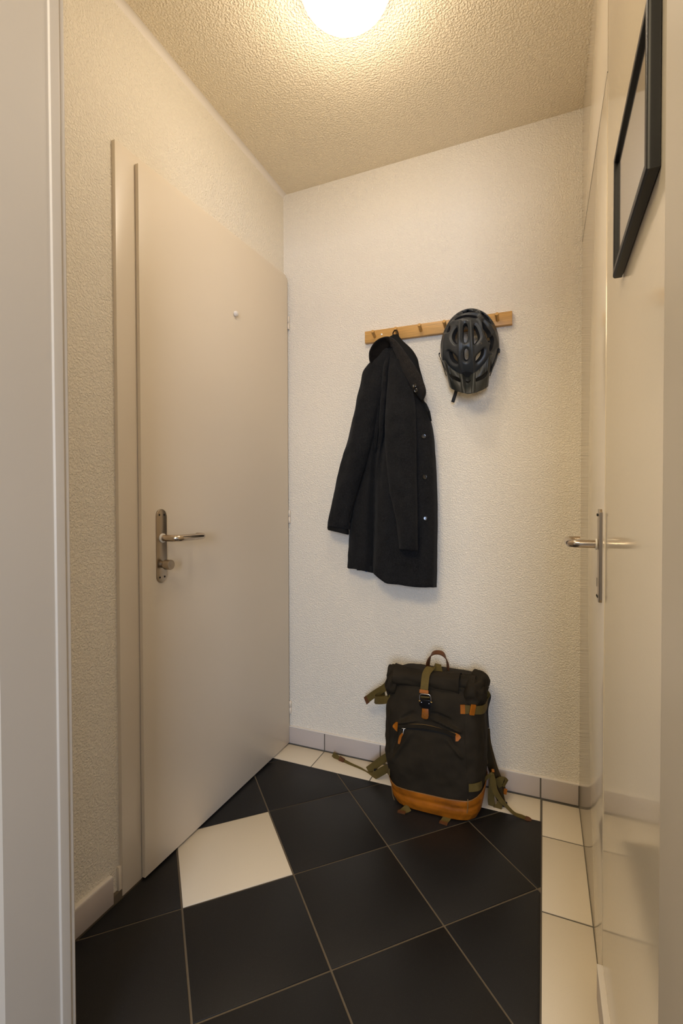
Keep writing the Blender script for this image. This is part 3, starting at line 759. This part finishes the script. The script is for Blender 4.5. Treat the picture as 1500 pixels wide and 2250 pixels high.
def ell_n(p): return Vector(((p.x - HC.x) / HA ** 2, (p.y - HC.y) / HW ** 2, (p.z - HC.z) / HBv ** 2)).normalized()
hv2 = []
for p, q, s, fr_ in zip(hv, pix, SD, front):
    n = ell_n(p); d = 0
    if fr_:
        d += max([.0060 * math.exp(-(seg_d(q, l) / 3.0) ** 2) for l in RIDGES[:2]] + [.0035 * math.exp(-(seg_d(q, l) / 3.2) ** 2) for l in RIDGES[2:4]] + [.0045 * math.exp(-(seg_d(q, l) / 2.5) ** 2) for l in RIDGES[4:]])
        if s < 8: d *= 1 - math.exp(-(s / 3.0) ** 2)
        if s < 8: d -= .0065 * math.exp(-(s / 3.0) ** 2)
    hv2.append(p + n * d)
ref_f = keep[len(keep) // 2]
if (hv[ref_f[1]] - hv[ref_f[0]]).cross(hv[ref_f[2]] - hv[ref_f[0]]).dot(ell_n(hv[ref_f[0]])) < 0: keep = [f[::-1] for f in keep]
shell_me = bpy.data.meshes.new('shell'); shell_me.from_pydata([tuple(v) for v in hv2], [], keep); shell_me.update()
shell = link('shell', shell_me, None, 'shell', smooth=True)
bm = bmesh.new(); bm.from_mesh(shell.data); bmesh.ops.delete(bm, geom=[v for v in bm.verts if not v.link_faces], context='VERTS'); bm.to_mesh(shell.data); bm.free()
for p in shell.data.polygons: p.use_smooth = True
under = [cpx(*q) for q in ((380, 1130), (470, 1225), (575, 1300), (648, 1262), (700, 1245), (785, 1258), (845, 1285), (930, 1222), (1010, 1130), (1100, 1010), (1250, 1700), (250, 1700))]
shell.data.materials.append(M['foam'])
for p_ in shell.data.polygons:
    if p_.center.y < HC.y and sdf(proj(p_.center), under) < 0: p_.material_index = 1
md = shell.modifiers.new('s', 'SOLIDIFY'); md.thickness = .004; md.offset = -1
hel.add(shell)
ecount = {}
for f in keep:
    for i in range(4):
        e = (f[i], f[(i + 1) % 4]); ecount.setdefault((min(e), max(e)), []).append(e)
nV = len(hv); lvv = [p - ell_n(p) * .0060 for p in hv] + [p - ell_n(p) * .0210 for p in hv]
lff = list(keep) + [tuple(i + nV for i in f[::-1]) for f in keep] + [(e[0][1], e[0][0], e[0][0] + nV, e[0][1] + nV) for e in ecount.values() if len(e) == 1]
used = sorted({i for f in lff for i in f}); rem = {v: k for k, v in enumerate(used)}
lme = bpy.data.meshes.new('foam_liner'); lme.from_pydata([tuple(lvv[i]) for i in used], [], [tuple(rem[i] for i in f) for f in lff]); lme.update()
liner = link('foam_liner', lme, None, 'foam', smooth=True); lme.set_sharp_from_angle(angle=math.radians(50))
hel.add(liner)
# visor: a peaked sheet from the V-shaped seam down past the brow
def lerp_line(pts, t):
    L_ = [0]
    for a, b in zip(pts[:-1], pts[1:]): L_.append(L_[-1] + math.hypot(b[0] - a[0], b[1] - a[1]))
    s = t * L_[-1]
    for i in range(len(pts) - 1):
        if s <= L_[i + 1] + 1e-9:
            u = (s - L_[i]) / (L_[i + 1] - L_[i]); return (pts[i][0] + (pts[i + 1][0] - pts[i][0]) * u, pts[i][1] + (pts[i + 1][1] - pts[i][1]) * u)
    return pts[-1]
topE = [cpx(*q) for q in ((345, 1050), (400, 1140), (480, 1215), (575, 1275), (640, 1292), (690, 1345), (740, 1352), (790, 1295), (845, 1262), (920, 1210), (1010, 1110), (1105, 965))]
botE = [cpx(*q) for q in ((438, 1495), (470, 1530), (560, 1575), (640, 1598), (700, 1608), (740, 1610), (800, 1606), (880, 1588), (960, 1556), (1030, 1515), (1060, 1488))]
VS = [smooth_poly(q, 4) for q in (
    [(425, 1290), (500, 1318), (600, 1362), (615, 1425), (555, 1408), (455, 1352)],
    [(868, 1362), (960, 1308), (1048, 1235), (1040, 1322), (965, 1378), (868, 1418)],
    [(690, 1400), (740, 1405), (775, 1375), (778, 1410), (740, 1440), (700, 1430)])]
vb = [(min(p[0] for p in v) - 4, max(p[0] for p in v) + 4, min(p[1] for p in v) - 4, max(p[1] for p in v) + 4) for v in VS]
def vsd(q):
    b = 99.0
    for v, bx in zip(VS, vb):
        if bx[0] < q[0] < bx[1] and bx[2] < q[1] < bx[3]: b = min(b, sdf(q, v))
    return b
NU, NV_ = 130, 60
VR = [[cpx(*q) for q in l] for l in ([(620, 1290), (640, 1400), (670, 1590)], [(830, 1280), (825, 1400), (820, 1590)], [(1080, 1010), (1070, 1250), (1045, 1500)], [(380, 1080), (410, 1280), (455, 1500)])]
vv = []; vq = []; vsg = []
def vpos(q, u, s):
    lat = abs(2 * u - 1); h = ell_hit(*q, 1.03); Yb = 1.712 + .062 * lat ** 2.2
    hs = ell_hit(*lerp_line(topE, u), 1.045)
    Yt = hs.y if hs is not None else 1.79
    Y = Yt + (Yb - Yt) * s
    for k_, l in enumerate(VR): Y -= (.0045 if k_ < 2 else .003) * math.exp(-(seg_d(q, l) / 3.2) ** 4)
    Y += .004 * math.exp(-((s - .45) / .18) ** 2) * (1 if lat < .75 else 0)
    return P(q[0], q[1], Y)
for i in range(NV_ + 1):
    s = i / NV_
    for k in range(NU + 1):
        u = k / NU; a = lerp_line(topE, u); b = lerp_line(botE, u); q = (a[0] + (b[0] - a[0]) * s, a[1] + (b[1] - a[1]) * s)
        sd = vsd(q)
        if abs(sd) < .45:
            e = .15; gx = (vsd((q[0] + e, q[1])) - vsd((q[0] - e, q[1]))) / (2 * e); gy = (vsd((q[0], q[1] + e)) - vsd((q[0], q[1] - e))) / (2 * e); g_ = math.hypot(gx, gy)
            if g_ > .3: q = (q[0] - gx / g_ * sd, q[1] - gy / g_ * sd); sd = 0
        vq.append(q); vsg.append(sd); vv.append(vpos(q, u, s))
W_ = NU + 1
ff = []
for i in range(NV_):
    for k in range(NU):
        f = (i * W_ + k, i * W_ + k + 1, (i + 1) * W_ + k + 1, (i + 1) * W_ + k)
        if sum(vsg[j] for j in f) / 4 > .02: ff.append(f)
def place_v(i, q): vv[i] = vpos(q, (i % W_) / NU, (i // W_) / NV_)
rim_fix(ff, vq, vsg, vsd, place_v)
visor = mesh('visor', vv, ff, 'visor', smooth=True)
md = visor.modifiers.new('s', 'SOLIDIFY'); md.thickness = .0035; md.offset = 0
hel.add(visor)
# straps
hel.add(ribbon('chin_strap', [P(1006, 840, 1.800), P(1001.5, 860, 1.795), P(998, 872, 1.797), P(994, 884, 1.802)], Vector((1, -.2, .3)), .0125, 'net', thick=.002))
hel.add(ribbon('side_strap', [P(966, 776, 1.800), P(964.5, 780, 1.798), P(972, 800, 1.795), P(980, 826, 1.800)], Vector((0, 1, 0)), .010, 'net', thick=.0018))
hel.add(ribbon('side_strap', [P(1096, 762, 1.800), P(1095, 772, 1.798), P(1088, 790, 1.795), P(1076, 826, 1.800)], Vector((0, 1, 0)), .010, 'net', thick=.0018))
hel.add(box('strap_guide', P(1096, 770, 1.800) - Vector((.004, .006, .008)), P(1096, 770, 1.800) + Vector((.003, .006, .006)), 'net', bev=.002))

# ================================================================== BACKPACK
BP = (-.345, 1.69, 0)
bag = Thing('backpack', BP, label='dark canvas roll-top backpack with tan leather base standing against the back wall', cat='backpack')
def bag_half(z):       # half width, half depth, centre x, centre y at height z
    key = [(0, .128, .088, -.342, 1.690), (.006, .140, .100, -.343, 1.690), (.03, .152, .111, -.344, 1.692), (.07, .160, .116, -.345, 1.694), (.15, .174, .116, -.351, 1.698), (.26, .176, .110, -.355, 1.705), (.34, .172, .103, -.356, 1.712), (.39, .168, .095, -.355, 1.716), (.43, .160, .075, -.354, 1.722), (.45, .13, .04, -.347, 1.726)]
    for a, b in zip(key[:-1], key[1:]):
        if z <= b[0] + 1e-9:
            t = (z - a[0]) / (b[0] - a[0]); t = max(0, t); return [a[i] + (b[i] - a[i]) * t for i in range(1, 5)]
    return list(key[-1][1:])
def fold_seg(a, b, amp, sig): 
    A, B = P(a[0], a[1], 1.59), P(b[0], b[1], 1.59); return ((A.x, A.z), (B.x, B.z), amp, sig)
FOLDS = [fold_seg((915, 1585), (868, 1592), .006, .005), (fold_seg((942, 1578), (1010, 1612), .007, .005)), fold_seg((948, 1570), (985, 1588), -.006, .005),
         fold_seg((905, 1570), (880, 1583), -.004, .005), fold_seg((985, 1630), (1012, 1665), .005, .006), fold_seg((900, 1612), (862, 1672), .005, .007),
         fold_seg((870, 1608), (860, 1650), -.005, .006), fold_seg((950, 1525), (1000, 1530), .004, .004), fold_seg((975, 1515), (1010, 1528), .004, .004),
         fold_seg((985, 1618), (1000, 1650), -.004, .006), fold_seg((960, 1625), (930, 1700), .003, .02), fold_seg((880, 1735), (960, 1750), .002, .008)]
def bag_pt(th_, z, off=0.0, wr=True):
    a, b, cx, cy = bag_half(z); c, s = math.cos(th_), math.sin(th_); e = .52
    x = cx + (a + off) * math.copysign(abs(c) ** e, c); y = cy - (b + off) * math.copysign(abs(s) ** e, s)
    n = Vector((c, -s, 0)).normalized()
    d = 0
    if wr:
        d += .0045 * noise.noise(Vector((x * 14, y * 14, z * 9))) + .0022 * noise.noise(Vector((x * 40, y * 40, z * 30))) + .0022 * (.4 - 2 * abs(noise.noise(Vector((x * 16 + z * 8, y * 12, z * 18 - x * 9)))))
        if s > .2 and z > .06:
            for (A, B, amp, sig) in FOLDS:
                ex, ez = B[0] - A[0], B[1] - A[1]; t = ((x - A[0]) * ex + (z - A[1]) * ez) / (ex * ex + ez * ez); t = max(0, min(1, t))
                dd = math.hypot(x - A[0] - ex * t, z - A[1] - ez * t); d += 2.5 * amp * math.exp(-(dd / (.85 * sig)) ** 2) * (.4 + .6 * math.sin(math.pi * (t * .9 + .05)))
    d *= min(1, max(0, (z - .05) / .06))
    y2 = min(y + n.y * d, YB - .012)
    return Vector((x + n.x * d, y2, z))
NTb = 220; zs = [0, .002, .006, .012, .02] + [.03 + .004 * i for i in range(100)] + [.434, .44, .445, .45]
bv_ = [bag_pt(2 * math.pi * k / NTb, z) for z in zs for k in range(NTb)]
bf = [(i * NTb + k, i * NTb + (k + 1) % NTb, (i + 1) * NTb + (k + 1) % NTb, (i + 1) * NTb + k) for i in range(len(zs) - 1) for k in range(NTb)]
bf += [tuple(range(NTb))[::-1], tuple((len(zs) - 1) * NTb + k for k in range(NTb))]
bbody = bag.add(mesh('canvas_body', bv_, bf, 'canvas', smooth=True))
# leather base, its upper hem climbing towards the sides
def ltop(th_):
    s = math.sin(th_); c = abs(math.cos(th_)); return .077 + .006 * math.cos(th_) + .020 * max(0, (c - .55) / .45) ** 1.5 if s > 0 else .097 + .006 * math.cos(th_)
NL = 26; lv_ = []
for i in range(NL + 1):
    for k in range(NTb):
        th_ = 2 * math.pi * k / NTb; t = i / NL; z = ltop(th_) * t ** 1.3
        off = .0035 + .0012 * noise.noise(Vector((math.cos(th_) * 9, z * 60, 2))) - (.0022 * math.exp(-((t - .72) / .07) ** 2) if math.sin(th_) > .3 else 0)
        lv_.append(bag_pt(th_, z, off, wr=False))
lf = [(i * NTb + k, i * NTb + (k + 1) % NTb, (i + 1) * NTb + (k + 1) % NTb, (i + 1) * NTb + k) for i in range(NL) for k in range(NTb)]
lf += [tuple(range(NTb))[::-1]]
for v in lv_: v.y = min(v.y, YB - .0125)
base = bag.add(mesh('leather_base', lv_, lf, 'leather', smooth=True))
md = base.modifiers.new('s', 'SOLIDIFY'); md.thickness = .0016; md.offset = -1
bb = bvh_of([bbody, base])
def on(px, py, off=.0015, Y=1.6):
    p, n = hit(bb, px, py, off)
    return p if p is not None else P(px, py, Y)
def onn(px, py):
    p, n = hit(bb, px, py); return n if n is not None else Vector((0, -1, 0))
# piping seams at the panel edges, stitch line at the leather hem
bag.add(tube('seam', catmull([on(x, y, .0006) for x, y in ((858, 1520), (856, 1580), (855, 1650), (856, 1700), (858, 1714))], 8), .0014, 'canvas', seg=6))
bag.add(tube('seam', catmull([on(x, y, .0006) for x, y in ((1017, 1520), (1019, 1600), (1024, 1680), (1027, 1748))], 8), .0014, 'canvas', seg=6))
bag.add(tube('seam', catmull([on(x, y, .0022) for x, y in ((1027, 1755), (1027, 1765), (1026.5, 1775), (1025, 1786))], 8), .0013, 'thread', seg=6))
bag.add(tube('seam', catmull([on(x, y, .0004) for x, y in ((860, 1722), (862, 1745), (866, 1758))], 8), .0010, 'thread', seg=6))
hem = [bag_pt(t, ltop(t), .0040, wr=False) for t in [math.pi * (-.06 + 1.12 * i / 90) for i in range(91)]]
bag.add(tube('hem_stitching', hem, .0008, 'thread', seg=6))
# embossed word on the leather, mapped onto the curved base
txt = bpy.data.curves.new('lettering', 'FONT'); txt.body = 'compagnon'; txt.size = .0135; txt.space_character = 1.18
to = bpy.data.objects.new('lettering', txt); COL.objects.link(to); dg = bpy.context.evaluated_depsgraph_get()
tm = bpy.data.meshes.new_from_object(to.evaluated_get(dg)); bpy.data.objects.remove(to)
bm = bmesh.new(); bm.from_mesh(tm); bmesh.ops.triangulate(bm, faces=bm.faces)
mx_ = max(v.co.x for v in bm.verts)
for v in bm.verts:
    u = v.co.x / mx_; px = 954 + (1016 - 954) * u; py = 1761 + (1777 - 1761) * u - v.co.y / .0135 * 9.0
    v.co = on(px, py, .0004)
lt = bmobj('lettering', bm, 'emboss'); lt.parent = base; lt['label'] = 'embossed maker lettering on the leather'
# ---- roll top
def roll(name, x0, x1, cyz, r0, r1, turns, start, sag=0.0, seed=0, flare=0.0, nx=60, na=70, thick=.003, tilt=0.0, fexp=6):
    vs_ = []
    for i in range(nx + 1):
        t = i / nx; x = x0 + (x1 - x0) * t; u = 2 * t - 1
        s = 1 + flare * abs(u) ** fexp
        cz = cyz[1] - sag * (1 - u * u) + tilt * u + .003 * noise.noise(Vector((x * 12, seed, 0))); cy_2 = cyz[0] + .003 * noise.noise(Vector((x * 9, seed + 4, 0)))
        for k in range(na + 1):
            q = k / na; a = start + q * turns * 2 * math.pi; r = (r0 + (r1 - r0) * q) * s
            r *= 1 + .14 * noise.noise(Vector((x * 16, math.cos(a) * 1.4 + seed, math.sin(a) * 1.4)))
            vs_.append(Vector((x, cy_2 - r * math.cos(a), cz + r * .92 * math.sin(a))))
    W = na + 1
    fs = [(i * W + k, i * W + k + 1, (i + 1) * W + k + 1, (i + 1) * W + k) for i in range(nx) for k in range(na)]
    o = mesh(name, vs_, fs, 'canvas', smooth=True); md = o.modifiers.new('s', 'SOLIDIFY'); md.thickness = thick; md.offset = -1
    return bag.add(o)
roll('rolled_top', -.520, -.212, (1.672, .4370), .010, .031, 2.2, math.radians(200), sag=.004, seed=1, flare=.10)
roll('rolled_flap', -.494, -.262, (1.662, .4360), .0315, .0335, .62, math.radians(-75), sag=.004, seed=5, flare=.24, fexp=2.6)
# throat of the bag from body up into the roll, gathered at both ends
def blob(name, c, r, m, amp=.30, sc=26, seed=0, nu=48, nv=28):
    vs_ = []; fs = []
    for i in range(nv + 1):
        p_ = math.pi * i / nv
        for k in range(nu):
            a = 2 * math.pi * k / nu; d = Vector((math.sin(p_) * math.cos(a), math.sin(p_) * math.sin(a), math.cos(p_)))
            q = Vector(c) + Vector((d.x * r[0], d.y * r[1], d.z * r[2])); n = noise.noise(q * sc + Vector((seed, 0, 0)))
            rid = 1 - abs(noise.noise(q * sc * 1.3 + Vector((seed + 5, 3, 1)))) * 2
            f = 1 + amp * n + amp * .8 * rid; q = Vector(c) + Vector((d.x * r[0], d.y * r[1], d.z * r[2])) * f
            q.y = min(q.y, YB - .012); vs_.append(q)
    for i in range(nv):
        for k in range(nu): fs.append((i * nu + k, i * nu + (k + 1) % nu, (i + 1) * nu + (k + 1) % nu, (i + 1) * nu + k))
    return bag.add(mesh(name, vs_, fs, m, smooth=True))
blob('gusset', (-.222, 1.690, .400), (.040, .060, .050), 'canvas', seed=2)
blob('gusset', (-.212, 1.715, .425), (.032, .062, .036), 'canvas', seed=6)
blob('gusset', (-.500, 1.680, .402), (.026, .055, .046), 'canvas', seed=9)
blob('throat', (-.350, 1.700, .418), (.150, .060, .034), 'canvas', amp=.12, seed=4)
# centre webbing over the roll down to the buckle
cz = [P(931, 1524, 1.600), P(932, 1512, 1.604), P(933.5, 1496, 1.618), P(936, 1481, 1.634), P(943, 1470, 1.655), P(955, 1466, 1.680), P(970, 1468, 1.700)]
bag.add(ribbon('center_webbing', cz, [Vector((1, 0, 0)), Vector((1, 0, 0)), Vector((1, 0, -.05)), Vector((1, .1, -.1)), Vector((.9, .5, -.1)), Vector((.6, .8, .1)), Vector((.5, .9, .1))], .0265, 'webbing', thick=.002))
bag.add(ribbon('leather_keeper', [P(931.5, 1516, 1.5995), P(931.0, 1523.5, 1.597)], Vector((1, 0, -.08)), .0305, 'leather', thick=.005, n=3))
# buckle
by = 1.588
def bpt(x, y, dy=0): return P(x, y, by + dy)
ringp = [bpt(922.5, 1541), bpt(922, 1530), bpt(923.5, 1526.5), bpt(927, 1525), bpt(941, 1526.5), bpt(944.5, 1528.5), bpt(946, 1533), bpt(946, 1543)]
buck = tube('buckle', catmull(ringp, 5), .0026, 'chrome', seg=10); bag.add(buck); buck['label'] = 'dark metal buckle'
def bplate(name, pts, Y0, Y1, m, bev=.001):
    bm = bmesh.new(); a = [bm.verts.new(P(x, y, Y0)) for x, y in pts]; b = [bm.verts.new(P(x, y, Y1)) for x, y in pts]; n = len(pts)
    bm.faces.new(a); bm.faces.new(b[::-1])
    for i in range(n): bm.faces.new((a[i], a[(i + 1) % n], b[(i + 1) % n], b[i]))
    bmesh.ops.bevel(bm, geom=list(bm.edges), offset=bev, segments=2, affect='EDGES', profile=.5)
    return bmobj(name, bm, m, auto=45)
o = bplate('buckle_body', [(924, 1536.5), (944, 1538.5), (944.5, 1543), (948, 1545.5), (947.5, 1550), (943, 1558), (927, 1556), (920.5, 1549), (920.8, 1543), (924, 1541)], by + .004, by - .006, 'buckle'); o.parent = buck
o = bplate('buckle_bar', [(924, 1529.5), (943.5, 1531), (943.5, 1534), (924, 1532.5)], by + .0015, by - .0015, 'webbing', .0004); o.parent = buck
for (x, y) in ((922, 1540.5), (947, 1543.5)):
    o = lathe('release_tab', P(x, y, by - .002), Vector((-1 if x < 930 else 1, 0, -.05)), [(-.003, .0030), (.001, .0034), (.0035, .0030), (.0045, .0015)], 'brass', seg=14); o.parent = buck
for (x, y) in ((925.5, 1543.5), (942, 1546.5)):
    o = lathe('rivet', P(x, y, by - .006), (0, -1, 0), [(-.001, .0018), (.0006, .0016), (.0010, .0008)], 'zinc', seg=12); o.parent = buck
# leather tongue below the buckle
tg = bplate('leather_tongue', [(927, 1554), (941, 1556), (940.5, 1562), (941.5, 1572), (940, 1579), (936, 1580.5), (929, 1579), (925.5, 1576), (926.5, 1566)], 1.5895, 1.5865, 'leather', .0008)
bag.add(tg)
for l in ([(928, 1567), (938.5, 1577)], [(938.5, 1568.5), (928.5, 1576)], [(928, 1566.5), (938.5, 1568), (938.5, 1577.5), (928.5, 1576), (928, 1566.5)]):
    o = tube('stitching', [P(x, y, 1.5862) for x, y in l], .0004, 'thread', seg=5); o.parent = tg
# front zip pocket
zipl = catmull([on(x, y, .0015) for x, y in ((874, 1592), (900, 1591), (930, 1592), (955, 1597), (980, 1605), (1003, 1612))], 8)
bag.add(tube('pocket_seam', zipl, .0012, 'thread', seg=6))
zl = [on(x, y, .0015) for x, y in ((872, 1598), (900, 1600), (930, 1603), (955, 1607), (980, 1613), (1003, 1621))]
zpr = bag.add(ribbon('zip', zl, [onn(x, y).cross(Vector((1, 0, 0))) for x, y in ((872, 1598), (900, 1600), (930, 1603), (955, 1607), (980, 1613), (1003, 1621))], .006, 'lining', thick=.002))
zf = [on(x, y, .0035) for x, y in ((876, 1595), (900, 1594.5), (930, 1596), (955, 1601), (980, 1608), (1001, 1616))]
bag.add(ribbon('zip_flap', zf, [Vector((0, -.2, 1))] * 6, .0125, 'canvas', thick=.003))
def patch(name, pts, m, off=.0035, th=.0022):
    bm = bmesh.new(); a = [bm.verts.new(on(x, y, off)) for x, y in pts]; c0 = bm.verts.new(on(sum(p[0] for p in pts) / len(pts), sum(p[1] for p in pts) / len(pts), off + .0006))
    for i in range(len(pts)): bm.faces.new((a[i], a[(i + 1) % len(pts)], c0))
    o = bmobj(name, bm, m); md = o.modifiers.new('s', 'SOLIDIFY'); md.thickness = th; md.offset = 0
    return bag.add(o)
patch('zip_end_tab', [(874.5, 1588.5), (874.5, 1597), (874.5, 1607.5), (869, 1604), (864, 1597.5), (863.5, 1594.5), (867, 1590), (871, 1588)], 'leather')
patch('zip_end_tab', [(1000.5, 1609), (1000.5, 1619), (1001, 1628.5), (1006, 1628), (1011, 1622), (1012.5, 1619.5), (1009, 1614), (1004.5, 1610)], 'leather')
pull = bag.add(tube('zip_pull', [on(888, 1600, .004), on(887, 1605, .006), on(886, 1611, .006)], .0016, 'zinc', seg=8))
o = tube('pull_head', [on(884, 1600, .004), on(892, 1600.5, .004)], .0019, 'zinc', seg=8); o.parent = pull
bag.add(ribbon('pull_tab', [on(885.5, 1610, .006), on(881, 1617, .006), on(878.5, 1626, .005), on(877.5, 1634, .005)], Vector((1, 0, 0)), [.006, .0085, .009, .006], 'leather', thick=.0022))
# carry handle
hp = [P(939, 1474, 1.742), P(940, 1457, 1.738), P(944, 1444, 1.734), P(951, 1435.5, 1.732), P(961, 1433.5, 1.731), P(971, 1436, 1.732), P(978, 1444, 1.734), P(983, 1457, 1.738), P(984, 1476, 1.742)]
bag.add(ribbon('carry_handle', hp, [Vector((.55, 1, 0)), Vector((.55, 1, .1)), Vector((.3, 1, .3)), Vector((0, 1, .5)), Vector((0, 1, .55)), Vector((0, 1, .5)), Vector((-.3, 1, .3)), Vector((-.55, 1, .1)), Vector((-.55, 1, 0))], .019, 'leather_dark', thick=.0035))
# right upper compression strap with leather keepers
rs = [on(1012, 1558, .003), on(1030, 1559, .003), on(1047, 1560, .004), on(1059, 1558, .005, 1.675), P(1069, 1548, 1.71), P(1071, 1535, 1.735), P(1066, 1524, 1.75), P(1063, 1530, 1.765)]
bag.add(ribbon('compression_strap', rs, [Vector((0, 0, 1))] * 5 + [Vector((.3, .2, 1)), Vector((.8, .3, .8)), Vector((.9, .3, .5))], .0285, 'webbing'))
bag.add(ribbon('leather_keeper', [on(1011, 1558, .0045), on(1021, 1558.5, .0045)], Vector((0, 0, 1)), .030, 'leather', thick=.0035, n=3))
bag.add(ribbon('leather_keeper', [P(1034, 1559.5, 1.605), P(1042.5, 1560, 1.618)], Vector((0, 0, 1)), .0335, 'leather', thick=.006, n=3))
bag.add(ribbon('compression_strap', [P(1068, 1522, 1.75), P(1073, 1532, 1.76), P(1067, 1560, 1.775), P(1069, 1600, 1.79)], Vector((.8, .5, 0)), .018, 'net'))
# right lower strap on the side panel
ls = [on(1029, 1730, .004), on(1040, 1729, .004), on(1052, 1724, .006), P(1064, 1714, 1.68), P(1075, 1703, 1.70), P(1081, 1698, 1.705)]
bag.add(ribbon('compression_strap', ls, [Vector((0, 0, 1)), Vector((0, 0, 1)), Vector((0, .1, 1)), Vector((.1, .2, 1)), Vector((.4, .4, 1)), Vector((.5, .4, 1))], [.026, .026, .025, .018, .010, .007], 'webbing'))
bag.add(tube('strap_keeper', [P(1082, 1690, 1.71), P(1083, 1697, 1.705)], .005, 'leather', seg=10))
ts = [P(1082, 1698, 1.705), P(1082, 1712, 1.70), P(1086, 1735, 1.695), P(1098, 1755, 1.695), P(1113, 1772, 1.692), P(1130, 1788, 1.69), P(1148, 1795, 1.695), P(1158, 1800, 1.694)]
bag.add(ribbon('tail_strap', ts, [Vector((.5, -.3, .5)), Vector((1, -.2, .2)), Vector((1, -.1, .3)), Vector((.9, .1, .5)), Vector((.8, .3, .6)), Vector((.4, .8, .5)), Vector((-.1, 1, .2)), Vector((-.2, 1, .05))], [.010, .020, .021, .016, .012, .011, .016, .020], 'webbing'))
bag.add(ribbon('strap_end', [P(1154, 1798, 1.694), P(1161, 1800.5, 1.693), P(1167, 1804, 1.690)], Vector((-.2, 1, .05)), [.021, .021, .012], 'leather_dark', thick=.004))
# shoulder strap behind the right side
ss = [P(1066, 1600, 1.800), P(1068, 1630, 1.795), P(1076, 1665, 1.785), P(1085, 1695, 1.775), P(1096, 1722, 1.765), P(1102, 1738, 1.760)]
bag.add(ribbon('shoulder_strap', ss, Vector((1, -.5, .3)), [.030, .032, .034, .034, .034, .030], 'padding', thick=.012))
bag.add(ribbon('strap_binding', [P(1071, 1632, 1.790), P(1081, 1662, 1.780), P(1092, 1695, 1.770), P(1102, 1720, 1.760)], Vector((.5, -1, .3)), .006, 'leather_dark', thick=.004))
bag.add(ribbon('strap_adjuster', [P(1090, 1722, 1.745), P(1104, 1716, 1.742), P(1111, 1722, 1.750)], Vector((-.1, 0, 1)), .030, 'webbing', thick=.004))
bag.add(ribbon('strap_end', [P(1106, 1738, 1.748), P(1113, 1740, 1.750)], Vector((-.1, 0, 1)), .019, 'leather', thick=.005, n=3))
bag.add(ribbon('shoulder_strap', [P(1088, 1715, 1.755), P(1093, 1735, 1.745), P(1098, 1752, 1.740), P(1104, 1766, 1.735)], Vector((1, -.3, 0)), [.034, .036, .030, .022], 'padding', thick=.007))
bag.add(ribbon('webbing_loop', [P(1080, 1712, 1.730), P(1079, 1740, 1.725), P(1079.5, 1765, 1.722), P(1086, 1778, 1.716), P(1095, 1773, 1.716), P(1099, 1762, 1.722)], Vector((1, -.1, .1)), [.014, .020, .024, .025, .022, .018], 'webbing', thick=.003))
bag.add(box('ladder_lock', P(1105, 1768, 1.735) - Vector((.014, .006, .011)), P(1105, 1768, 1.735) + Vector((.014, .006, .011)), 'buckle', bev=.003))
bag.add(ribbon('side_loop', [P(1066, 1656, 1.735), P(1066.5, 1664, 1.728), P(1069, 1672, 1.728), P(1069, 1680, 1.735)], Vector((.5, 1, 0)), .010, 'webbing'))
# left upper strap: tail and loop
bag.add(ribbon('compression_strap', [P(850, 1506, 1.72), P(842, 1513, 1.725), P(830, 1520, 1.735), P(818, 1528, 1.745), P(806, 1537, 1.755)], Vector((.25, 0, 1)), .0265, 'webbing'))
bag.add(ribbon('strap_end', [P(808, 1535.5, 1.7535), P(802.5, 1540, 1.758)], Vector((.28, 0, 1)), .0285, 'leather_dark', thick=.004, n=3))
bag.add(ribbon('strap_loop', [P(846, 1526, 1.735), P(834, 1528, 1.728), P(824, 1533, 1.715), P(824, 1538, 1.695), P(832, 1539, 1.672), P(845, 1538, 1.652), P(858, 1535, 1.634)], Vector((.06, 0, 1)), .0270, 'webbing'))
# left lower straps on the floor
bag.add(ribbon('tail_strap', [P(731, 1657, 1.800), P(745, 1668, 1.790), P(768, 1681, 1.772), P(790, 1692, 1.758), P(808, 1703, 1.742), P(822, 1704, 1.725), P(835, 1697, 1.710), P(850, 1688, 1.70)],
               [Vector((.35, .3, .9)), Vector((.35, .35, .9)), Vector((.2, .5, .8)), Vector((.1, .5, .8)), Vector((.0, .4, .9)), Vector((-.1, .2, 1)), Vector((-.2, 0, 1)), Vector((-.2, 0, 1))], [.019, .020, .020, .022, .024, .026, .028, .028], 'webbing', thick=.0025))
bag.add(ribbon('strap_end', [P(745, 1667, 1.789), P(755, 1673.5, 1.781)], Vector((.35, .35, .9)), .0225, 'leather_dark', thick=.005, n=3))
bag.add(ribbon('compression_strap', [P(808, 1693, 1.750), P(822, 1683, 1.745), P(836, 1672, 1.740), P(852, 1662, 1.735)], Vector((.35, 0, 1)), .028, 'webbing', thick=.0025))
bag.add(box('ladder_lock', P(830, 1693, 1.728) - Vector((.016, .004, .004)), P(830, 1693, 1.728) + Vector((.016, .004, .004)), 'buckle', bev=.002))
bag.add(ribbon('compression_strap', [on(846, 1685, .004, 1.68), on(852, 1692, .004, 1.65), on(857, 1694, .003, 1.63)], Vector((0, 0, 1)), .028, 'webbing'))
# bottom webbing loops
for (a, b, c) in (((899, 1774), (889, 1780), (881, 1788)), ((985, 1792), (978, 1802), (973, 1812))):
    A = P(*a, 1.60); 
    def FP(px, py, z):
        d = ray(px, py); return EYE + d * ((z - EYE.z) / d.z)
    bag.add(ribbon('bottom_loop', [FP(a[0], a[1], .010), FP(b[0], b[1], .004), FP(c[0], c[1] - 3, .003)], Vector((1, .1, 0)), .025, 'webbing'))
    bag.add(ribbon('strap_end', [FP(c[0] + 2, c[1] - 6, .004), FP(c[0], c[1] - 1, .003)], Vector((1, .1, 0)), .0265, 'leather_dark', thick=.004, n=3))

bpy.context.view_layer.update()
